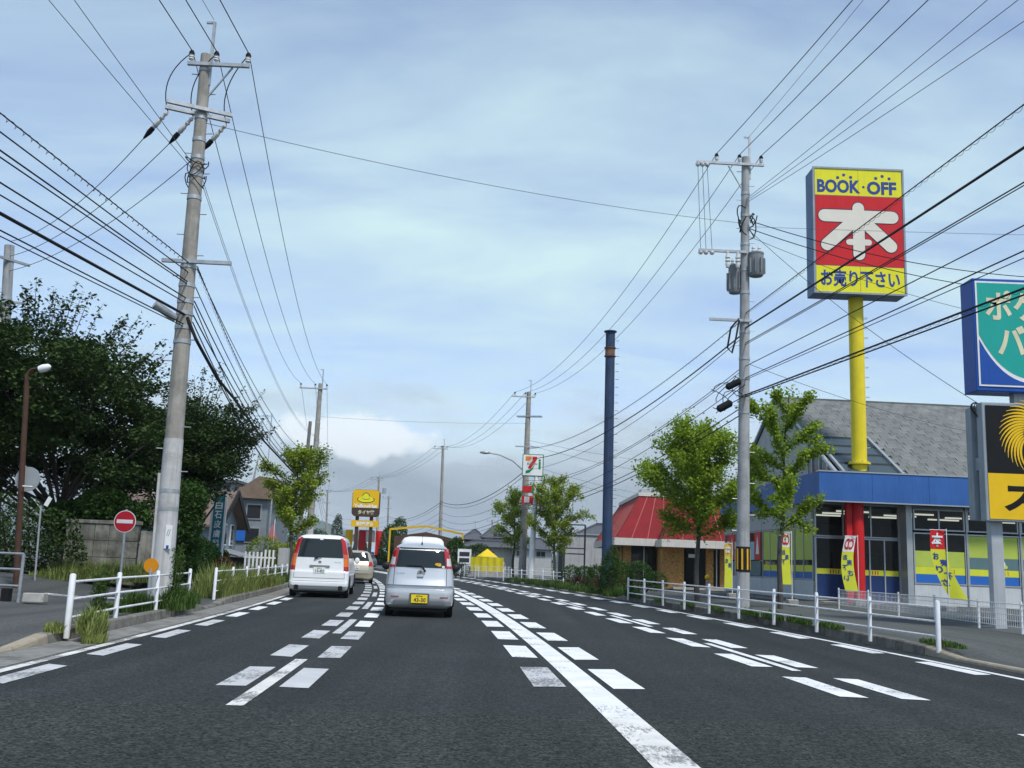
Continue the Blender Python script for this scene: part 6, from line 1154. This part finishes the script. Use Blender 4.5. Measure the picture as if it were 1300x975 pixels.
def shrub(label, base, blobs, n, leaf, lm, seed, name='shrub', cat='shrub', group='shrubs and hedges', up=.4, stem=True):
    rng = np.random.RandomState(seed); t = thing(name, label, cat, base, 0, group); P = []
    tot = sum(b_[3] * b_[4] * b_[5] for b_ in blobs)
    for b_ in blobs: P.append(blob(rng, b_[:3], b_[3:6], int(n * b_[3] * b_[4] * b_[5] / tot), .55))
    P = np.concatenate(P); P = P[P[:, 2] > 0.01]; P += rng.normal(size=P.shape) * .02; leaves('foliage', P, leaf, lm, rng, t, up, kind='stuff')
    if stem:
        m_ = MB()
        for b_ in blobs[:4]: m_.tube([(b_[0] * .3, b_[1] * .3, -.1), (b_[0] * .8, b_[1] * .8, b_[2] * .6), (b_[0], b_[1], b_[2] + b_[5] * .5)], [.05, .03, .01], 6)
        m_.build('stems', M_bark, t, kind='stuff')
    return t
R_ = np.random.RandomState(2)
q = at(38, 712, 24.5); shrub('dense dark shrub at the foot of the rusty lamp', (q.x, 25.6, .35), [(0, 0, .9, .75, .6, .9), (-.7, 0, 1.0, .8, .6, 1.0), (.35, -.1, .6, .6, .5, .6), (-1.5, .2, 1.1, .8, .6, 1.1), (-2.3, .3, 1.0, .8, .6, 1.1)], 9000, .085, L_dark, 1)
q = at(112, 712, 27.8); shrub('glossy green shrub spilling over the block wall', (q.x, 28.2, .4), [(0, 0, 1.75, .9, .6, .45), (-.75, .1, 1.6, .8, .6, .5), (.7, 0, 1.7, .75, .6, .45), (.1, 0, 2.1, .7, .5, .35)], 6500, .13, L_mid, 2)
q = at(205, 712, 29); shrub('tall leafy shrub behind the no-entry sign', (q.x, 29.5, .35), [(0, 0, 1.2, .6, .6, 1.2), (.35, .1, 1.7, .6, .6, 1.0), (-.5, .1, 1.6, .65, .6, .8), (.4, .1, 2.3, .6, .6, .6)], 9000, .10, L_mid, 3)
for j, (px, Y, r, h) in enumerate(((237, 30, .5, .82), (250, 32.5, .5, .8), (263, 35, .5, .72), (278, 39, .45, .6))):
    q = at(px, 712, Y); shrub(('clipped round conifer nearest the stout pole', 'second clipped round conifer from the stout pole', 'third clipped round conifer from the stout pole', 'dark clipped round conifer beside the clinic sign')[j], (q.x, Y, .3), [(0, 0, h * .75, r, r, h)], 5200, .06, L_hedge if j < 3 else L_dark, 40 + j, 'round_conifer', 'hedge plant', 'clipped conifers')
q = at(284, 712, 33); shrub('small reddish bush beside the clinic sign', (q.x, 33, .2), [(0, 0, .4, .4, .4, .45)], 1500, .06, L_red, 50)
# ginkgos
def ginkgo(label, base, H_, zb, rad, seed, nl, dens, lm=L_gink, leaf=.085, lean=(0, 0), sleeve=.24, sub=3, tr=.1):
    rng = np.random.RandomState(seed); t = thing('ginkgo_tree', label, 'tree', base, 0, 'roadside ginkgo trees'); m_ = MB(); n = 10
    ax = lambda z: Vector((lean[0] * z / H_ + .05 * math.sin(z * 2 + seed), lean[1] * z / H_, z)); m_.tube([ax(H_ * .97 * i / n) - (Vector((0, 0, .2)) if i == 0 else Vector()) for i in range(n + 1)], [tr * (1 - .88 * i / n) for i in range(n + 1)], 8); m_.build('trunk', M_barkg, t, smooth=True); P = []
    for i in range(nl):
        f = (i + .5) / nl; z = zb + (H_ * .9 - zb) * f; th = i * 2.399 + rng.uniform(-.3, .3); prof = (math.sin(math.pi * min(1, .22 + .62 * f)) ** .8) if f < .8 else .55 * (1.05 - f) / .25 + .25; ln = rad * prof * rng.uniform(.75, 1.15); el = rng.uniform(.35, .75) + .25 * f
        a = ax(z); d = Vector((math.cos(th) * math.cos(el), math.sin(th) * math.cos(el), math.sin(el))); e = a + d * ln * 1.15; mid = a.lerp(e, .5) + Vector((0, 0, -.05)); m_ = MB(); m_.tube([a, mid, e], [.032, .02, .008], 5)
        segs = [(a, e)]
        for s in range(sub):
            o_ = a.lerp(e, rng.uniform(.3, .9)); d2 = (d + Vector(rng.normal(size=3) * .55)).normalized(); e2 = o_ + d2 * ln * rng.uniform(.3, .6); segs.append((o_, e2)); m_.tube([o_, e2], [.014, .006], 4)
        m_.build('limb', M_barkg, t, smooth=True)
        for a_, e_ in segs:
            L_ = (e_ - a_).length; k = int(dens * L_) + 6; u = rng.uniform(.12, 1.05, k); pts = np.array(a_) + (np.array(e_ - a_))[None] * u[:, None] + rng.normal(size=(k, 3)) * (sleeve * .55 * np.array([1, 1, .85])); P.append(pts)
    zz_ = rng.uniform(zb, H_, int(dens * 1.6)); P.append(np.array([np.array(ax(z)) for z in zz_]) + rng.normal(size=(len(zz_), 3)) * .13)
    P = np.concatenate(P); leaves('crown', P, leaf, lm, rng, t, .35, .95, kind='stuff'); return t
q = at(886, 712, 34.3); ginkgo('full bright green ginkgo before the red-roofed restaurant', (q.x, 34.3, .15), 6.0, 2.1, 1.75, 3, 25, 320, sleeve=.27, sub=4, lean=(-.05, 0))
q = at(988, 712, 30.2); ginkgo('slim sparse ginkgo beside the transformer pole', (q.x, 30.2, .15), 6.7, 2.2, 1.7, 14, 13, 330, sleeve=.17, sub=2, lean=(.35, 0), tr=.09)
q = at(704, 712, 63); ginkgo('ginkgo right of the convenience store sign', (q.x, 63.5, .1), 6.6, 1.8, 1.75, 6, 22, 190, L_ginky, .10, sleeve=.26, sub=3)
q = at(652, 712, 66); ginkgo('ginkgo behind the street lamp pole', (q.x, 67, .1), 6.1, 1.9, 1.4, 9, 18, 170, L_ginky, .10, sleeve=.25, sub=3)
q = at(366, 712, 43); ginkgo('yellow-green ginkgo behind the white minivan', (q.x, 43, .15), 5.75, 1.9, 1.35, 12, 20, 230, L_ginky, .09, sleeve=.23, sub=3, lean=(.1, 0))
q = at(340, 712, 50); shrub('light green bush below the roadside ginkgo', (q.x, 49, .2), [(0, 0, 1.0, .9, .6, .9), (.9, .3, .8, .9, .6, .8), (1.9, .5, .9, .8, .6, .9)], 4200, .11, L_ginky, 60)
for j, (lab, px, Y, h, r, lm) in enumerate((('slender dark conifer near the distant pole', 425, 150, 7.5, .9, L_dark), ('dark leafy tree near the hat sign', 504, 104, 5.6, 1.0, L_mid), ('leafy tree at the portal corner', 577, 92, 3.4, 1.0, L_mid), ('small dark tree far beyond the minivan', 400, 140, 5, 2.2, L_dark), ('dark green tree behind the tent', 606, 100, 3.0, 1.6, L_dark), ('roadside bush beyond the hat sign pole', 492, 112, 5, 1.0, L_mid), ('green tree among the hat shop boards', 456, 116, 3.4, .9, L_mid), ('low dark tree far left of the hills', 385, 120, 4.5, 2.4, L_dark))):
    q = at(px, 712, Y); shrub(lab, (q.x, Y, .0), [(0, 0, h * .55, r, r, h * .42), (.2, 0, h * .8, r * .6, r * .6, h * .2), (-.3 * r, 0, h * .35, r * .9, r, h * .25)], 3200, .2, lm, 70 + j, 'distant_tree', 'tree', 'distant trees')
# far wood line: a mass of crowns beyond the houses
rng = np.random.RandomState(77); P = []
for i in range(90):
    x = rng.uniform(-150, 140); y = 250 + rng.uniform(0, 60); P.append(blob(rng, (x, y, 2.2), (5, 5, rng.uniform(2.5, 4.6)), 420, .6))
o = leaves('far_wood', np.concatenate(P), .9, L_dark, rng, kind='stuff'); tag(o, 'dark line of far trees along the horizon', 'trees')
# hedge and weeds on the restaurant side
q = at(715, 712, 55); hx0 = q.x; shrub('low clipped hedge in front of the grey store', (hx0, 57, .1), [(.6 + .75 * j, .1 * math.sin(j), .62, .6, .5, .5) for j in range(5)], 9000, .075, L_hedge, 81); shrub('brownish azalea bed below the clipped hedge', (hx0, 54.5, .1), [(.8 + .7 * j, 0, .25, .55, .4, .3) for j in range(5)], 3500, .06, L_red, 82)
q = at(778, 712, 39.5); shrub('tall green shrub at the end of the long guard rail', (q.x, 40.5, .1), [(0, 0, .8, .45, .45, .9), (-.5, .4, .6, .5, .4, .6), (.5, .8, .7, .6, .5, .7), (.1, .1, 1.4, .3, .3, .6)], 7000, .07, L_mid, 83); q = at(815, 712, 47); shrub('round shrub below the restaurant window', (q.x, 48, .1), [(0, 0, .7, .7, .5, .75), (.8, 0, .5, .6, .5, .5)], 4200, .07, L_mid, 84)
q = at(612, 712, 76); shrub('bush on the corner of the tent driveway', (at(586, 712, 76).x, 76, .05), [(0, 0, .5, .8, .5, .55), (-1, .6, .7, .9, .6, .7)], 2200, .1, L_dark, 85)
def grass(label, spots, n, hgt, lm, seed, wd=.012):
    rng = np.random.RandomState(seed); V = []; F = []
    per = n // len(spots)
    for (x, y, z, rx, ry, hs_) in spots:
        for i in range(per):
            a = rng.uniform(0, 6.28); rr = math.sqrt(rng.uniform(0, 1)); px, py = x + rx * rr * math.cos(a), y + ry * rr * math.sin(a); h = hgt * hs_ * rng.uniform(.45, 1.15) * (1.1 - .5 * rr); b_ = rng.uniform(0, 6.28); w = wd * rng.uniform(.6, 1.3); ln = h * rng.uniform(.15, .6); c, s = math.cos(b_), math.sin(b_); k = len(V)
            V += [(px - s * w, py + c * w, z), (px + s * w, py - c * w, z), (px + c * ln * .4 + s * w * .8, py + s * ln * .4 - c * w * .8, z + h * .62), (px + c * ln * .4 - s * w * .8, py + s * ln * .4 + c * w * .8, z + h * .62), (px + c * ln, py + s * ln, z + h)]; F += [(k, k + 1, k + 2, k + 3), (k + 3, k + 2, k + 4)]
    me = bpy.data.meshes.new('grass'); me.from_pydata(V, [], F); me.materials.append(lm); o_ = bpy.data.objects.new('grass', me); COL.objects.link(o_); o_['kind'] = 'stuff'; tag(o_, label, 'grass'); return o_
a0 = Vector(lp[0]); g1 = [(a0.x + .22, a0.y + .1, .12, .10, .22, 1.0), (a0.x + .36, a0.y + .0, .015, .12, .28, 1.0), (a0.x + .1, a0.y + .6, .15, .10, .4, .9), (a0.x - .12, a0.y - .1, .12, .1, .2, .5)]
grass('tuft of pale grass at the foot of the first rail post', g1, 1000, .34, L_grass, 1); p3 = Vector(lp[2]); p4 = Vector(lp[3])
grass('weeds growing through the rail below the stout pole', [(p3.x - .2, p3.y - .5, .13, .25, .5, 1), (p3.x, p3.y + 1.0, .13, .3, .9, 1.1), (p4.x, p4.y - .3, .13, .3, .6, .9), (p3.x - .3, p3.y - 1.4, .13, .15, .3, .5)], 2600, .42, L_grassd, 2)
grass('green grass verge in front of the block wall', [(at(80 + 12 * j, 712, 25.8).x, 25.4 + .1 * j, .36, .55, .7, .75 + .3 * (j % 3)) for j in range(10)], 9000, .42, L_grass, 3)
grass('long grass along the rail beside the minivan', [(rp(24.3 + .9 * j, KL - .55).x, 24.3 + .9 * j, .13, .4, .6, 1.15 - .04 * j) for j in range(14)], 9000, .72, L_grass, 4, .014)
grass('dark weeds behind the rail beside the minivan', [(rp(27 + 1.2 * j, KL - .75).x, 27 + 1.2 * j, .13, .5, .7, 1) for j in range(12)], 5000, .6, L_grassd, 5, .014)
grass('weeds along the long guard rail by the shop', [(6.95 - .12 * (Y - 16) + .15, Y, .16, .16, .8, s) for Y, s in ((16.4, .5), (20.5, .6), (22, .9), (23.5, 1), (25, .9), (27.5, .8), (30, .6), (33, .8), (36, 1.4), (37, 1.5))], 4500, .22, L_grassd, 6)
grass('rough grass in front of the clipped hedge', [(rp(Y, kr(Y) + .7).x, Y, .06, .7, 1.0, s) for Y, s in ((40, 1.2), (43, .9), (46, .8), (49, .9), (52, 1.1), (54, 1), (57, .9), (60, .9), (63, .9))], 6000, .4, L_grassd, 7, .02)
def weed(label, p, h, seed):
    rng = np.random.RandomState(seed); t = thing('tall_weed', label, 'weed', p, 0, 'tall weeds at the rails'); m_ = MB(); P = []
    for j in range(6):
        hh = h * rng.uniform(.6, 1); e = (rng.uniform(-.12, .12), rng.uniform(-.12, .12), hh); m_.tube([(rng.uniform(-.08, .08), rng.uniform(-.08, .08), -.02), (e[0] * .5, e[1] * .5, hh * .5), e], [.008, .007, .003], 5); u = rng.uniform(.15, 1, 130); P.append(np.array(e) * u[:, None] + rng.normal(size=(130, 3)) * (np.array([.05, .05, .02]) * (1.15 - u)[:, None] + .015))
    m_.build('stalks', mat('stalk', (.09, .12, .04), .8), t, kind='stuff'); leaves('leaves', np.concatenate(P), .07, L_grassd, rng, t, .1, .25, kind='stuff')
weed('tall weed against the stout pole', (p3.x + .05, p3.y + .75, .13), 1.45, 1); weed('bushy weed beside the amber reflector', (p4.x - .15, p4.y - .6, .13), 1.0, 2); weed('thin weed at the second rail post', (lp[1].x - .1, lp[1].y - .5, .13), .8, 3); weed('tall weed at the far end of the long rail', (4.6, 36.6, .15), 1.2, 4)

# ------------------------------------------------------------------ air
hz = MB(); hz.bx(-5900, 5900, -590, 8900, -4, 240); hb_ = hz.build('haze', mat('haze_air', (1, 1, 1)), kind='stuff'); hm = bpy.data.materials.new('air'); hm.use_nodes = True; hm.node_tree.nodes.clear()
pv = hm.node_tree.nodes.new('ShaderNodeVolumePrincipled'); pv.inputs['Color'].default_value = (.82, .90, 1, 1); pv.inputs['Density'].default_value = 1.5e-4; ho = hm.node_tree.nodes.new('ShaderNodeOutputMaterial'); hm.node_tree.links.new(pv.outputs[0], ho.inputs['Volume']); hb_.data.materials[0] = hm
tag(hb_, 'thin pale haze over the distant hills', 'haze')
